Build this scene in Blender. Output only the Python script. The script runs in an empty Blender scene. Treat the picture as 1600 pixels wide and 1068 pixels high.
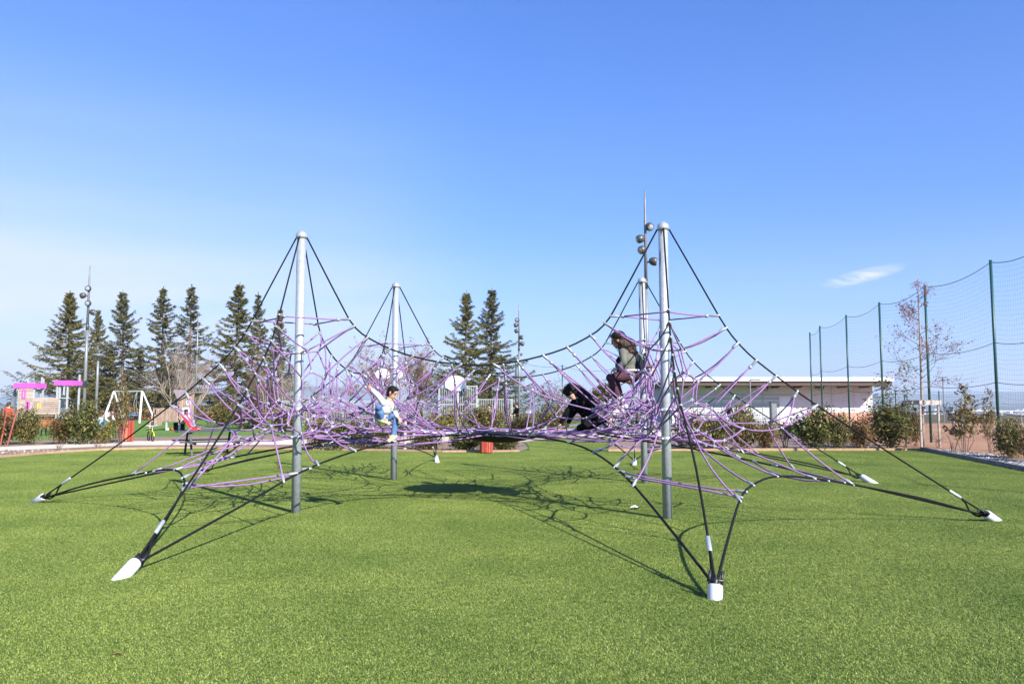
import bpy, bmesh, math, random
import numpy as np
from mathutils import Vector, Matrix, noise as mnoise
from math import sin, cos, pi, radians, sqrt, atan2

random.seed(7); np.random.seed(7)
S = bpy.context.scene
COL = S.collection

# ------------------------------------------------------------------ camera
F_PX, PITCH, CAM_H = 1225.0, radians(4.53), 1.60
cam_d = bpy.data.cameras.new('camera'); cam = bpy.data.objects.new('camera', cam_d); COL.objects.link(cam)
cam_d.sensor_width = 36.0; cam_d.lens = 36.0 * F_PX / 1600.0
cam_d.clip_start = 0.05; cam_d.clip_end = 60000
cam.location = (0, 0, CAM_H); cam.rotation_euler = (pi / 2 + PITCH, 0, 0)
S.camera = cam

# ------------------------------------------------------------------ light
SUN_EL = radians(33.0)
SUN_DIR = Vector((0.62, -0.785, 0)).normalized()           # towards the sun, in plan
SUN_VEC = Vector((SUN_DIR.x * cos(SUN_EL), SUN_DIR.y * cos(SUN_EL), sin(SUN_EL)))
W = bpy.data.worlds.new("World"); S.world = W; W.use_nodes = True
nt = W.node_tree; nt.nodes.clear()
def L(nt, a, b): nt.links.new(a, b)
def ramp(nt, stops, interp='LINEAR'):
    r = nt.nodes.new('ShaderNodeValToRGB'); cr = r.color_ramp; cr.interpolation = interp
    while len(cr.elements) > 1: cr.elements.remove(cr.elements[-1])
    cr.elements[0].position = stops[0][0]; cr.elements[0].color = tuple(stops[0][1]) + (1,)
    for p, c in stops[1:]:
        e = cr.elements.new(p); e.color = tuple(c) + (1,)
    return r
def math_n(nt, op, a=None, b=None, c=None, clamp=False):
    n = nt.nodes.new('ShaderNodeMath'); n.operation = op; n.use_clamp = clamp
    for i, v in enumerate((a, b, c)):
        if v is None: continue
        if isinstance(v, (int, float)): n.inputs[i].default_value = v
        else: L(nt, v, n.inputs[i])
    return n.outputs[0]
def mixc(nt, fac, a, b, blend='MIX'):
    n = nt.nodes.new('ShaderNodeMix'); n.data_type = 'RGBA'; n.blend_type = blend
    for i, v in ((0, fac), (6, a), (7, b)):
        if isinstance(v, (int, float)): n.inputs[i].default_value = v
        elif isinstance(v, (tuple, list)): n.inputs[i].default_value = tuple(v) + ((1,) if len(v) == 3 else ())
        else: L(nt, v, n.inputs[i])
    return n.outputs[2]
sky = nt.nodes.new('ShaderNodeTexSky'); sky.sky_type = 'NISHITA'; sky.sun_disc = False
sky.sun_elevation = SUN_EL; sky.sun_rotation = atan2(SUN_DIR.x, SUN_DIR.y)
sky.altitude = 300; sky.air_density = 1.0; sky.dust_density = 0.4; sky.ozone_density = 3.0
tc = nt.nodes.new('ShaderNodeTexCoord')
sep = nt.nodes.new('ShaderNodeSeparateXYZ'); L(nt, tc.outputs['Generated'], sep.inputs[0])
# high thin cirrus: a stretched noise on the plane of the cloud layer, plus one small torn wisp
zc = math_n(nt, 'MAXIMUM', sep.outputs[2], 0.02)
cx = math_n(nt, 'DIVIDE', sep.outputs[0], math_n(nt, 'ADD', zc, 0.12))
cy = math_n(nt, 'DIVIDE', sep.outputs[1], math_n(nt, 'ADD', zc, 0.12))
cv = nt.nodes.new('ShaderNodeCombineXYZ'); L(nt, cx, cv.inputs[0]); L(nt, cy, cv.inputs[1])
mp = nt.nodes.new('ShaderNodeMapping'); mp.inputs['Scale'].default_value = (0.22, 0.55, 1); mp.inputs['Rotation'].default_value = (0, 0, 0.3)
mp.inputs['Location'].default_value = (0.9, 0.35, 0)
L(nt, cv.outputs[0], mp.inputs[0])
cn = nt.nodes.new('ShaderNodeTexNoise'); cn.inputs['Scale'].default_value = 1.0; cn.inputs['Detail'].default_value = 5; cn.inputs['Roughness'].default_value = 0.5
cn.inputs['Distortion'].default_value = 0.5
L(nt, mp.outputs[0], cn.inputs['Vector'])
cirrus = ramp(nt, [(0.38, (0, 0, 0)), (0.62, (1, 1, 1))]); L(nt, cn.outputs[0], cirrus.inputs[0])
lowf = ramp(nt, [(0.0, (1, 1, 1)), (0.155, (1, 1, 1)), (0.205, (0.50, 0.50, 0.50)), (0.30, (0.24, 0.24, 0.24)), (0.40, (0.06, 0.06, 0.06)), (0.7, (0, 0, 0))], 'EASE'); L(nt, sep.outputs[2], lowf.inputs[0])
# veil lies to the west (left)
west = ramp(nt, [(0.24, (1, 1, 1)), (0.38, (0.72, 0.72, 0.72)), (0.50, (0.10, 0.10, 0.10)), (1.0, (0.05, 0.05, 0.05))], 'EASE')
L(nt, math_n(nt, 'MULTIPLY_ADD', sep.outputs[0], 0.5, 0.5), west.inputs[0])
cf = math_n(nt, 'MULTIPLY', math_n(nt, 'MULTIPLY', math_n(nt, 'MULTIPLY_ADD', cirrus.outputs[0], 0.55, 0.45), lowf.outputs[0]), west.outputs[0])
# wisp
WISP = Vector((0.405, 0.9, 0.1475)).normalized()
dx = math_n(nt, 'SUBTRACT', sep.outputs[0], WISP.x); dz = math_n(nt, 'SUBTRACT', sep.outputs[2], WISP.z)
dz2 = math_n(nt, 'SUBTRACT', dz, math_n(nt, 'MULTIPLY', dx, 0.20))
wn = nt.nodes.new('ShaderNodeTexNoise'); wn.inputs['Scale'].default_value = 22; wn.inputs['Detail'].default_value = 8; wn.inputs['Roughness'].default_value = 0.62; wn.inputs['Distortion'].default_value = 2.2
wm = nt.nodes.new('ShaderNodeMapping'); wm.inputs['Scale'].default_value = (0.55, 1, 2.2); L(nt, tc.outputs['Generated'], wm.inputs[0]); L(nt, wm.outputs[0], wn.inputs['Vector'])
rr = math_n(nt, 'ADD', math_n(nt, 'POWER', math_n(nt, 'MULTIPLY', math_n(nt, 'ABSOLUTE', dx), 23.0), 2.0),
            math_n(nt, 'POWER', math_n(nt, 'MULTIPLY', math_n(nt, 'ABSOLUTE', dz2), 105.0), 2.0))
wl = math_n(nt, 'SUBTRACT', 1.0, math_n(nt, 'SQRT', rr), clamp=True)
wl = math_n(nt, 'POWER', wl, 0.7)
wl = math_n(nt, 'MULTIPLY', wl, math_n(nt, 'GREATER_THAN', sep.outputs[1], 0.0))
wf = math_n(nt, 'MULTIPLY', wl, math_n(nt, 'MULTIPLY_ADD', wn.outputs[0], 3.4, -1.15, clamp=True))
wf = math_n(nt, 'MULTIPLY', math_n(nt, 'MULTIPLY', wf, 1.25), 1.0, clamp=True)
cf = math_n(nt, 'MAXIMUM', cf, wf)
tr_ = ramp(nt, [(0.0, (.33, .42, .76)), (0.06, (.34, .435, .78)), (0.15, (.295, .455, .80)), (0.30, (.32, .51, .86)), (0.5, (.35, .565, .96))]); L(nt, sep.outputs[2], tr_.inputs[0])
tint = mixc(nt, 1.0, sky.outputs[0], tr_.outputs[0], 'MULTIPLY')
tint = mixc(nt, 1.0, tint, (2.5, 2.5, 2.5), 'MULTIPLY')
# whitish air low over the horizon, all the way round
hz = ramp(nt, [(0.0, (0.45, 0.45, 0.45)), (0.10, (0.28, 0.28, 0.28)), (0.25, (0.05, 0.05, 0.05)), (0.5, (0, 0, 0))], 'EASE'); L(nt, sep.outputs[2], hz.inputs[0])
CLOUD = (7.9, 8.4, 9.3)
c1 = mixc(nt, hz.outputs[0], tint, (5.4, 7.1, 9.4))
c2 = mixc(nt, cf, c1, CLOUD)
bg = nt.nodes.new('ShaderNodeBackground'); bg.inputs[1].default_value = 0.058; L(nt, c2, bg.inputs[0])
wo = nt.nodes.new('ShaderNodeOutputWorld'); L(nt, bg.outputs[0], wo.inputs[0])

sun_d = bpy.data.lights.new('sun', 'SUN'); sun_d.energy = 5.0; sun_d.angle = radians(0.40); sun_d.color = (1.0, 0.95, 0.86)
sun = bpy.data.objects.new('sun', sun_d); COL.objects.link(sun)
sun.rotation_euler = (-SUN_VEC).to_track_quat('-Z', 'Y').to_euler(); sun.location = (40, -50, 60)

S.view_settings.view_transform = 'Standard'; S.view_settings.look = 'None'
S.view_settings.exposure = 0.95; S.view_settings.gamma = 1.0; S.view_settings.use_curve_mapping = False
HAZE = 0.00010
S.cycles.use_denoising = True; S.cycles.max_bounces = 6; S.cycles.transparent_max_bounces = 8
S.cycles.volume_bounces = 0; S.cycles.sample_clamp_indirect = 4

# ------------------------------------------------------------------ survey helpers (photo pixel -> place on site)
CT, ST = cos(PITCH), sin(PITCH)
def ray(px, py):
    xc, yc = (px - 800) / F_PX, (534 - py) / F_PX
    return xc, CT - yc * ST, ST + yc * CT
def at(px, py, Y):
    d = ray(px, py); t = Y / d[1]
    return Vector((d[0] * t, Y, CAM_H + d[2] * t))
def flat(px, py, z=0.0):
    d = ray(px, py); t = (z - CAM_H) / d[2]
    return Vector((d[0] * t, d[1] * t, z))
def gx(px, Y):                                          # ground X at distance Y under photo column px
    return at(px, 640, Y).x

# ------------------------------------------------------------------ mesh helpers
class MB:
    def __init__(s): s.v = []; s.f = []; s.m = []
    def add(s, vs, fs, mi=0):
        o = len(s.v); s.v += [tuple(p) for p in vs]
        s.f += [tuple(i + o for i in f) for f in fs]; s.m += [mi] * len(fs); return s
    def box(s, c, d, rz=0, mi=0, M=None):
        hx, hy, hz = d[0] / 2, d[1] / 2, d[2] / 2; c = Vector(c)
        R = M if M is not None else Matrix.Rotation(rz, 3, 'Z')
        vs = [c + R @ Vector((x, y, z)) for z in (-hz, hz) for x, y in ((-hx, -hy), (hx, -hy), (hx, hy), (-hx, hy))]
        return s.add(vs, [(0, 3, 2, 1), (4, 5, 6, 7), (0, 1, 5, 4), (1, 2, 6, 5), (2, 3, 7, 6), (3, 0, 4, 7)], mi)
    def bar(s, a, b, w, h, up=(0, 0, 1), mi=0):          # box beam from a to b
        a, b = Vector(a), Vector(b); d = b - a; l = d.length; d = d / l
        u = Vector(up); x = d.cross(u)
        if x.length < 1e-4: x = d.cross(Vector((0, 1, 0)))
        x.normalize(); z = x.cross(d)
        R = Matrix((x, d, z)).transposed()
        return s.box((a + b) / 2, (w, l, h), M=R, mi=mi)
    def tube(s, pts, r, n=6, cap=True, mi=0, flatten=1.0):
        pts = [Vector(p) for p in pts]; k = len(pts)
        rs = list(r) if isinstance(r, (list, tuple)) else [r] * k
        t0 = (pts[1] - pts[0]).normalized()
        ref = Vector((0, 0, 1)) if abs(t0.z) < 0.9 else Vector((1, 0, 0))
        x = t0.cross(ref).normalized(); vs = []
        for i, p in enumerate(pts):
            t = (pts[min(i + 1, k - 1)] - pts[max(i - 1, 0)])
            t = t.normalized() if t.length > 1e-9 else t0
            x = (x - t * x.dot(t)); x = x.normalized() if x.length > 1e-6 else t.orthogonal().normalized()
            y = t.cross(x)
            for j in range(n):
                a = 2 * pi * j / n; vs.append(p + (x * cos(a) + y * sin(a) * flatten) * rs[i])
        fs = [(i * n + j, i * n + (j + 1) % n, (i + 1) * n + (j + 1) % n, (i + 1) * n + j) for i in range(k - 1) for j in range(n)]
        if cap: fs += [tuple(range(n))[::-1], tuple((k - 1) * n + j for j in range(n))]
        return s.add(vs, fs, mi)
    def ball(s, c, r, nu=10, nv=7, M=None, mi=0):
        r = (r, r, r) if isinstance(r, (int, float)) else r; c = Vector(c); vs = []
        for i in range(nv + 1):
            th = pi * i / nv
            for j in range(nu):
                a = 2 * pi * j / nu
                q = Vector((r[0] * sin(th) * cos(a), r[1] * sin(th) * sin(a), r[2] * cos(th)))
                vs.append(c + (M @ q if M is not None else q))
        fs = [(i * nu + j, (i + 1) * nu + j, (i + 1) * nu + (j + 1) % nu, i * nu + (j + 1) % nu) for i in range(nv) for j in range(nu)]
        return s.add(vs, fs, mi)
    def lathe(s, prof, n=16, c=(0, 0, 0), mi=0, M=None):  # prof: (r, z)
        c = Vector(c); vs = []
        for r, z in prof:
            for j in range(n):
                a = 2 * pi * j / n; q = Vector((r * cos(a), r * sin(a), z)); vs.append(c + (M @ q if M is not None else q))
        k = len(prof)
        fs = [(i * n + j, i * n + (j + 1) % n, (i + 1) * n + (j + 1) % n, (i + 1) * n + j) for i in range(k - 1) for j in range(n)]
        fs += [tuple(range(n))[::-1], tuple((k - 1) * n + j for j in range(n))]
        return s.add(vs, fs, mi)
    def prism(s, poly, y0, y1, mi=0):                     # polygon in xz extruded along y
        n = len(poly)
        vs = [(x, y0, z) for x, z in poly] + [(x, y1, z) for x, z in poly]
        return s.add(vs, [tuple(range(n)), tuple(range(2 * n - 1, n - 1, -1))] + [(i + n, (i + 1) % n + n, (i + 1) % n, i) for i in range(n)], mi)
    def mesh(s, name, mats, smooth=False):
        me = bpy.data.meshes.new(name); me.from_pydata(s.v, [], s.f)
        mats = mats if isinstance(mats, (list, tuple)) else [mats]
        for m in mats: me.materials.append(m)
        if len(mats) > 1: me.polygons.foreach_set('material_index', s.m)
        if smooth: me.polygons.foreach_set('use_smooth', [True] * len(me.polygons))
        me.update(); return me
    def build(s, name, mats, parent=None, smooth=False, loc=None):
        return link(name, s.mesh(name, mats, smooth), parent, loc)
def link(name, me, parent=None, loc=None, mw=None):
    o = bpy.data.objects.new(name, me); COL.objects.link(o)
    if parent is not None: o.parent = parent
    if loc is not None: o.location = loc
    if mw is not None: o.matrix_local = mw
    return o
def tag(o, label=None, cat=None, group=None, kind=None):
    if label: o['label'] = label
    if cat: o['category'] = cat
    if group: o['group'] = group
    if kind: o['kind'] = kind
    return o
def thing(name, label, cat, loc=(0, 0, 0), rz=0, group=None):
    o = bpy.data.objects.new(name, None); COL.objects.link(o); o.empty_display_size = 0.2
    o.location = loc; o.rotation_euler = (0, 0, rz)
    return tag(o, label, cat, group)
KIDS = {}
def copy_tree(root, loc=None, rz=None, label=None, scale=None):
    def rec(o, parent):
        c = o.copy(); COL.objects.link(c)
        if parent is not None: c.parent = parent
        for k in list(o.children): rec(k, c)
        return c
    r = rec(root, None)
    if loc is not None: r.location = loc
    if rz is not None: r.rotation_euler = (0, 0, rz)
    if scale is not None: r.scale = scale if isinstance(scale, (tuple, list)) else (scale,) * 3
    if label: r['label'] = label
    return r

# ------------------------------------------------------------------ materials
def mat(name, col, rough=0.6, metal=0.0, var=0.12, scale=8.0, bump=0.0, bscale=None, spec=0.5, coords='Object', stops=None, island=0.0, trans=0.0, coat=0.0):
    m = bpy.data.materials.new(name); m.use_nodes = True; t = m.node_tree; t.nodes.clear()
    out = t.nodes.new('ShaderNodeOutputMaterial'); b = t.nodes.new('ShaderNodeBsdfPrincipled')
    tcn = t.nodes.new('ShaderNodeTexCoord')
    co = tcn.outputs[coords] if coords != 'World' else t.nodes.new('ShaderNodeNewGeometry').outputs['Position']
    n = t.nodes.new('ShaderNodeTexNoise'); n.inputs['Scale'].default_value = scale; n.inputs['Detail'].default_value = 6
    L(t, co, n.inputs['Vector'])
    if stops:
        r = ramp(t, stops); colr = r.outputs[0]
        if island > 0:
            g = t.nodes.new('ShaderNodeNewGeometry')
            fac = math_n(t, 'ADD', math_n(t, 'MULTIPLY', g.outputs['Random Per Island'], island), math_n(t, 'MULTIPLY', n.outputs[0], 1 - island))
            L(t, fac, r.inputs[0])
        else: L(t, n.outputs[0], r.inputs[0])
    else:
        lo = [max(0, c * (1 - var)) for c in col]; hi = [min(1, c * (1 + var)) for c in col]
        r = ramp(t, [(0.3, lo), (0.7, hi)]); L(t, n.outputs[0], r.inputs[0]); colr = r.outputs[0]
    if 'slat' in name or 'board' in name or 'wood' in name:      # every board of a batch has weathered a little differently
        oi = t.nodes.new('ShaderNodeObjectInfo'); rv = ramp(t, [(0.0, (.70, .70, .70)), (1.0, (1.12, 1.10, 1.08))]); L(t, oi.outputs['Random'], rv.inputs[0])
        colr = mixc(t, 1.0, colr, rv.outputs[0], 'MULTIPLY')
    L(t, colr, b.inputs['Base Color'])
    b.inputs['Roughness'].default_value = rough; b.inputs['Metallic'].default_value = metal
    b.inputs['Specular IOR Level'].default_value = spec
    if coat: b.inputs['Coat Weight'].default_value = coat
    if bump:
        n2 = t.nodes.new('ShaderNodeTexNoise'); n2.inputs['Scale'].default_value = bscale or scale * 5; n2.inputs['Detail'].default_value = 5
        L(t, co, n2.inputs['Vector'])
        bp = t.nodes.new('ShaderNodeBump'); bp.inputs['Strength'].default_value = bump; bp.inputs['Distance'].default_value = 0.02
        L(t, n2.outputs[0], bp.inputs['Height']); L(t, bp.outputs[0], b.inputs['Normal'])
    if trans > 0:
        tr = t.nodes.new('ShaderNodeBsdfTranslucent'); L(t, colr, tr.inputs[0])
        mx = t.nodes.new('ShaderNodeMixShader'); mx.inputs[0].default_value = trans
        L(t, b.outputs[0], mx.inputs[1]); L(t, tr.outputs[0], mx.inputs[2]); L(t, mx.outputs[0], out.inputs[0])
    else: L(t, b.outputs[0], out.inputs[0])
    return m
M = {}
M['galv'] = mat('galvanised_steel', (0.40, 0.43, 0.45), 0.5, 0.35, 0.13, 22, 0.05, 60)
M['cast'] = mat('cast_aluminium', (0.50, 0.52, 0.54), 0.38, 0.5, 0.10, 30)
M['ferrule'] = mat('pale_aluminium_ferrule', (0.35, 0.365, 0.38), 0.4, 0.35, 0.08, 30)
M['anchor'] = mat('white_anchor_tube', (0.60, 0.61, 0.63), 0.42, 0.0, 0.07, 9)
M['black_rope'] = mat('black_braided_rope', (0.010, 0.010, 0.011), 0.8, 0, 0.35, 60, 0.5, 260, spec=0.2)
M['purple_rope'] = mat('lilac_braided_rope', (0.285, 0.152, 0.335), 0.72, 0, 0.16, 25, 0.4, 240)
M['rubber'] = mat('black_rubber_sheet', (0.016, 0.016, 0.018), 0.75, 0, 0.3, 12, 0.2, 90)
M['steel_dark'] = mat('dark_forged_steel', (0.05, 0.05, 0.055), 0.45, 0.6, 0.2, 30)
M['mast_grey'] = mat('grey_painted_mast', (0.23, 0.235, 0.24), 0.45, 0.3, 0.08, 6)
M['lamp_grey'] = mat('dark_grey_lamp_housing', (0.085, 0.085, 0.085), 0.4, 0.3, 0.1, 12)
M['lens'] = mat('lamp_glass', (0.35, 0.36, 0.37), 0.12, 0, 0.1, 5)
M['green_post'] = mat('dark_green_steel', (0.012, 0.075, 0.06), 0.4, 0, 0.1, 8)
M['green_net'] = mat('grey_green_netting', (0.06, 0.085, 0.085), 0.8, 0, 0.1, 8)
M['white_paint'] = mat('white_paint', (0.78, 0.79, 0.80), 0.45, 0, 0.05, 5)
M['render_white'] = mat('white_wall_render', (0.64, 0.65, 0.66), 0.8, 0, 0.06, 1.4, 0.1, 30)
M['render_pink'] = mat('salmon_wall_render', (0.60, 0.29, 0.21), 0.8, 0, 0.08, 1.4, 0.1, 30)
M['soffit'] = mat('brown_soffit', (0.085, 0.055, 0.045), 0.7, 0, 0.15, 3)
M['shutter'] = mat('white_slat_shutter', (0.60, 0.62, 0.64), 0.5, 0, 0.04, 6)
M['grey_box'] = mat('grey_steel_cabinet', (0.16, 0.18, 0.20), 0.5, 0.1, 0.1, 4)
M['wood_pale'] = mat('pale_weathered_wood', (0.50, 0.375, 0.305), 0.8, 0, 0.16, 5, 0.2, 60)
M['wood_house'] = mat('house_boards', (0.40, 0.285, 0.225), 0.8, 0, 0.18, 5, 0.2, 60)
M['wood_grey'] = mat('grey_weathered_stake', (0.44, 0.38, 0.33), 0.85, 0, 0.2, 8, 0.3, 60)
M['wood_orange'] = mat('orange_stained_slat', (0.42, 0.16, 0.06), 0.6, 0, 0.18, 6, 0.2, 60)
M['wood_red'] = mat('red_stained_slat', (0.40, 0.055, 0.03), 0.55, 0, 0.22, 9, 0.2, 60)
M['wood_red2'] = mat('faded_red_slat', (0.50, 0.12, 0.06), 0.6, 0, 0.22, 9, 0.2, 60)
M['magenta'] = mat('magenta_panel', (0.62, 0.10, 0.48), 0.45, 0, 0.06, 4)
M['yellow'] = mat('yellow_panel', (0.80, 0.52, 0.12), 0.5, 0, 0.06, 4)
M['red_plastic'] = mat('red_plastic', (0.62, 0.035, 0.05), 0.3, 0, 0.06, 4)
M['tar_roof'] = mat('grey_mauve_roof_board', (0.30, 0.24, 0.25), 0.7, 0, 0.12, 5)
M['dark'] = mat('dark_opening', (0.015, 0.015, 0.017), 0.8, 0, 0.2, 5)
M['table'] = mat('dark_grey_table_board', (0.060, 0.064, 0.064), 0.55, 0, 0.2, 7, 0.15, 40)
M['lime'] = mat('lime_paint', (0.50, 0.62, 0.04), 0.35, 0, 0.06, 6)
M['blue_plastic'] = mat('blue_plastic', (0.03, 0.25, 0.62), 0.4, 0, 0.06, 6)
M['green_plastic'] = mat('green_plastic', (0.02, 0.22, 0.13), 0.4, 0, 0.06, 6)
M['tyre'] = mat('black_tyre', (0.02, 0.02, 0.02), 0.8, 0, 0.2, 30)
M['paper'] = mat('white_paper', (0.80, 0.80, 0.80), 0.7, 0, 0.04, 30)
M['dead_leaf'] = mat('dead_brown_leaf', (0.33, 0.17, 0.07), 0.7, 0, 0.3, 30)
M['bark'] = mat('grey_brown_bark', (0.15, 0.115, 0.09), 0.9, 0, 0.3, 6, 0.5, 30)
M['bark_pale'] = mat('pale_grey_bark', (0.30, 0.245, 0.205), 0.9, 0, 0.22, 6, 0.4, 30)
M['twig'] = mat('reddish_brown_twigs', (0.21, 0.135, 0.105), 0.85, 0, 0.25, 6)
M['red_stake'] = mat('red_brown_stake', (0.30, 0.09, 0.05), 0.8, 0, 0.2, 9)
M['conifer'] = mat('olive_conifer_needles', None, 0.8, stops=[(0.15, (0.048, 0.050, 0.014)), (0.5, (0.125, 0.115, 0.030)), (0.85, (0.26, 0.22, 0.062))], scale=0.5, island=0.55, trans=0.10, spec=0.2)
M['conifer2'] = mat('dark_conifer_needles', None, 0.7, stops=[(0.15, (0.040, 0.045, 0.018)), (0.5, (0.100, 0.098, 0.033)), (0.85, (0.20, 0.18, 0.065))], scale=0.5, island=0.55, trans=0.10, spec=0.2)
M['leaf_green'] = mat('glossy_green_leaves', None, 0.42, stops=[(0.2, (0.032, 0.044, 0.012)), (0.5, (0.115, 0.132, 0.034)), (0.75, (0.25, 0.24, 0.065)), (0.92, (0.40, 0.36, 0.13))], scale=2.5, island=0.7, trans=0.22)
M['leaf_bronze'] = mat('bronze_red_leaves', None, 0.45, stops=[(0.2, (0.06, 0.04, 0.016)), (0.45, (0.17, 0.12, 0.04)), (0.65, (0.30, 0.165, 0.066)), (0.9, (0.42, 0.165, 0.075))], scale=2.5, island=0.7, trans=0.22)
M['leaf_olive'] = mat('olive_yellow_leaves', None, 0.5, stops=[(0.2, (0.068, 0.066, 0.019)), (0.5, (0.185, 0.168, 0.048)), (0.8, (0.33, 0.275, 0.09)), (0.95, (0.48, 0.39, 0.11))], scale=2.5, island=0.7, trans=0.22)
M['leaf_red'] = mat('scarlet_leaves', None, 0.5, stops=[(0.2, (0.30, 0.03, 0.01)), (0.8, (0.62, 0.12, 0.03))], scale=2.5, island=0.7, trans=0.25)
M['leaf_tan'] = mat('withered_tan_leaves', None, 0.6, stops=[(0.2, (0.20, 0.10, 0.045)), (0.8, (0.42, 0.24, 0.11))], scale=2.5, island=0.7, trans=0.25)
M['leaf_brown'] = mat('withered_brown_leaves', None, 0.6, stops=[(0.2, (0.10, 0.05, 0.035)), (0.8, (0.24, 0.125, 0.085))], scale=2.5, island=0.7, trans=0.2)
M['leaf_yellow'] = mat('yellow_leaves', None, 0.5, stops=[(0.2, (0.25, 0.22, 0.03)), (0.8, (0.52, 0.42, 0.06))], scale=2.5, island=0.7, trans=0.25)
# people
M['skin'] = mat('skin', (0.56, 0.31, 0.21), 0.5, 0, 0.08, 12)
M['hair_dark'] = mat('dark_hair', (0.012, 0.009, 0.007), 0.65, 0, 0.4, 40, 0.6, 90, spec=0.2)
M['hair_brown'] = mat('curly_brown_hair', (0.055, 0.025, 0.014), 0.5, 0, 0.5, 30, 0.8, 60)
M['cloth_white'] = mat('white_jersey', (0.70, 0.70, 0.69), 0.85, 0, 0.06, 10, 0.3, 40)
M['cloth_grey'] = mat('dark_grey_stripe', (0.12, 0.13, 0.14), 0.85, 0, 0.1, 10)
M['jeans'] = mat('blue_jeans', (0.085, 0.17, 0.33), 0.85, 0, 0.35, 9, 0.3, 60)
M['cloth_sage'] = mat('grey_green_jacket', (0.125, 0.13, 0.105), 0.85, 0, 0.12, 10, 0.3, 40)
M['cloth_navy'] = mat('dark_navy_panel', (0.016, 0.021, 0.029), 0.9, 0, 0.2, 10, 0.3, 40, spec=0.1)
M['burgundy'] = mat('burgundy_trousers', (0.060, 0.018, 0.034), 0.85, 0, 0.2, 10, 0.3, 40)
M['cloth_black'] = mat('black_cloth', (0.008, 0.008, 0.009), 0.9, 0, 0.3, 10, 0.3, 40, spec=0.1)
M['cloth_red'] = mat('orange_red_jacket', (0.62, 0.07, 0.03), 0.8, 0, 0.15, 10, 0.3, 40)
M['cloth_blue'] = mat('light_blue_cloth', (0.20, 0.40, 0.62), 0.8, 0, 0.15, 10, 0.3, 40)
M['shoe_white'] = mat('white_trainers', (0.68, 0.68, 0.66), 0.6, 0, 0.08, 20)
M['shoe_cream'] = mat('cream_yellow_shoes', (0.62, 0.58, 0.32), 0.6, 0, 0.15, 20)
M['eye'] = mat('dark_eye', (0.01, 0.008, 0.007), 0.2, 0, 0.1, 20)
M['lip'] = mat('lip', (0.42, 0.17, 0.13), 0.5, 0, 0.1, 20)
M['pink_cloth'] = mat('pale_pink_cloth', (0.66, 0.50, 0.46), 0.85, 0, 0.1, 10)
M['haze_town'] = mat('town_walls', None, 0.8, stops=[(0.2, (0.30, 0.27, 0.25)), (0.5, (0.52, 0.49, 0.46)), (0.85, (0.72, 0.70, 0.68))], scale=0.01, island=0.9)
M['town_roof'] = mat('town_roofs', (0.30, 0.20, 0.17), 0.8, 0, 0.2, 0.01)
M['steel_rail'] = mat('pale_grey_railing', (0.46, 0.48, 0.50), 0.5, 0.2, 0.06, 6)

# ground materials
def mat_ground(name, stops, scale, detail=8, bump=0.0, bscale=40, rough=0.95, patch=None):
    m = bpy.data.materials.new(name); m.use_nodes = True; t = m.node_tree; b = t.nodes['Principled BSDF']
    g = t.nodes.new('ShaderNodeNewGeometry')
    n = t.nodes.new('ShaderNodeTexNoise'); n.inputs['Scale'].default_value = scale; n.inputs['Detail'].default_value = detail; n.inputs['Roughness'].default_value = 0.65
    L(t, g.outputs['Position'], n.inputs['Vector'])
    r = ramp(t, stops); L(t, n.outputs[0], r.inputs[0]); c = r.outputs[0]
    if patch:
        n3 = t.nodes.new('ShaderNodeTexNoise'); n3.inputs['Scale'].default_value = patch[0]; n3.inputs['Detail'].default_value = 4
        L(t, g.outputs['Position'], n3.inputs['Vector'])
        r3 = ramp(t, [(0.35, patch[1]), (0.65, (1, 1, 1))]); L(t, n3.outputs[0], r3.inputs[0])
        c = mixc(t, 1.0, c, r3.outputs[0], 'MULTIPLY')
    L(t, c, b.inputs['Base Color']); b.inputs['Roughness'].default_value = rough; b.inputs['Specular IOR Level'].default_value = 0.2
    if bump:
        n2 = t.nodes.new('ShaderNodeTexNoise'); n2.inputs['Scale'].default_value = bscale; n2.inputs['Detail'].default_value = 4
        L(t, g.outputs['Position'], n2.inputs['Vector'])
        bp = t.nodes.new('ShaderNodeBump'); bp.inputs['Strength'].default_value = bump; bp.inputs['Distance'].default_value = 0.03
        L(t, n2.outputs[0], bp.inputs['Height']); L(t, bp.outputs[0], b.inputs['Normal'])
    return m
M['turf'] = mat_ground('turf_mat_base', [(0.3, (0.06, 0.11, 0.022)), (0.7, (0.12, 0.175, 0.04))], 60, bump=0.5, bscale=180, patch=(0.5, (0.8, 0.85, 0.8)))
M['turf_far'] = mat_ground('turf_far', [(0.3, (0.10, 0.175, 0.03)), (0.7, (0.165, 0.255, 0.05))], 9, bump=0.4, bscale=40, patch=(0.25, (0.78, 0.85, 0.8)))
M['path'] = mat_ground('pale_sand_path', [(0.3, (0.55, 0.47, 0.36)), (0.7, (0.70, 0.62, 0.50))], 3, bump=0.2, bscale=60)
M['mulch'] = mat_ground('bark_mulch', [(0.25, (0.10, 0.068, 0.046)), (0.5, (0.27, 0.19, 0.135)), (0.75, (0.44, 0.34, 0.27))], 14, bump=0.9, bscale=26)
M['gravel'] = mat_ground('grey_gravel', [(0.25, (0.10, 0.095, 0.09)), (0.5, (0.27, 0.26, 0.25)), (0.75, (0.48, 0.47, 0.45))], 18, bump=0.9, bscale=30)
M['edging'] = mat_ground('tan_timber_edging', [(0.3, (0.34, 0.21, 0.12)), (0.7, (0.48, 0.32, 0.20))], 7, bump=0.3, bscale=60)
M['kerb'] = mat_ground('grey_stone_edging', [(0.3, (0.16, 0.15, 0.14)), (0.7, (0.28, 0.27, 0.26))], 7, bump=0.3, bscale=60)
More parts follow.
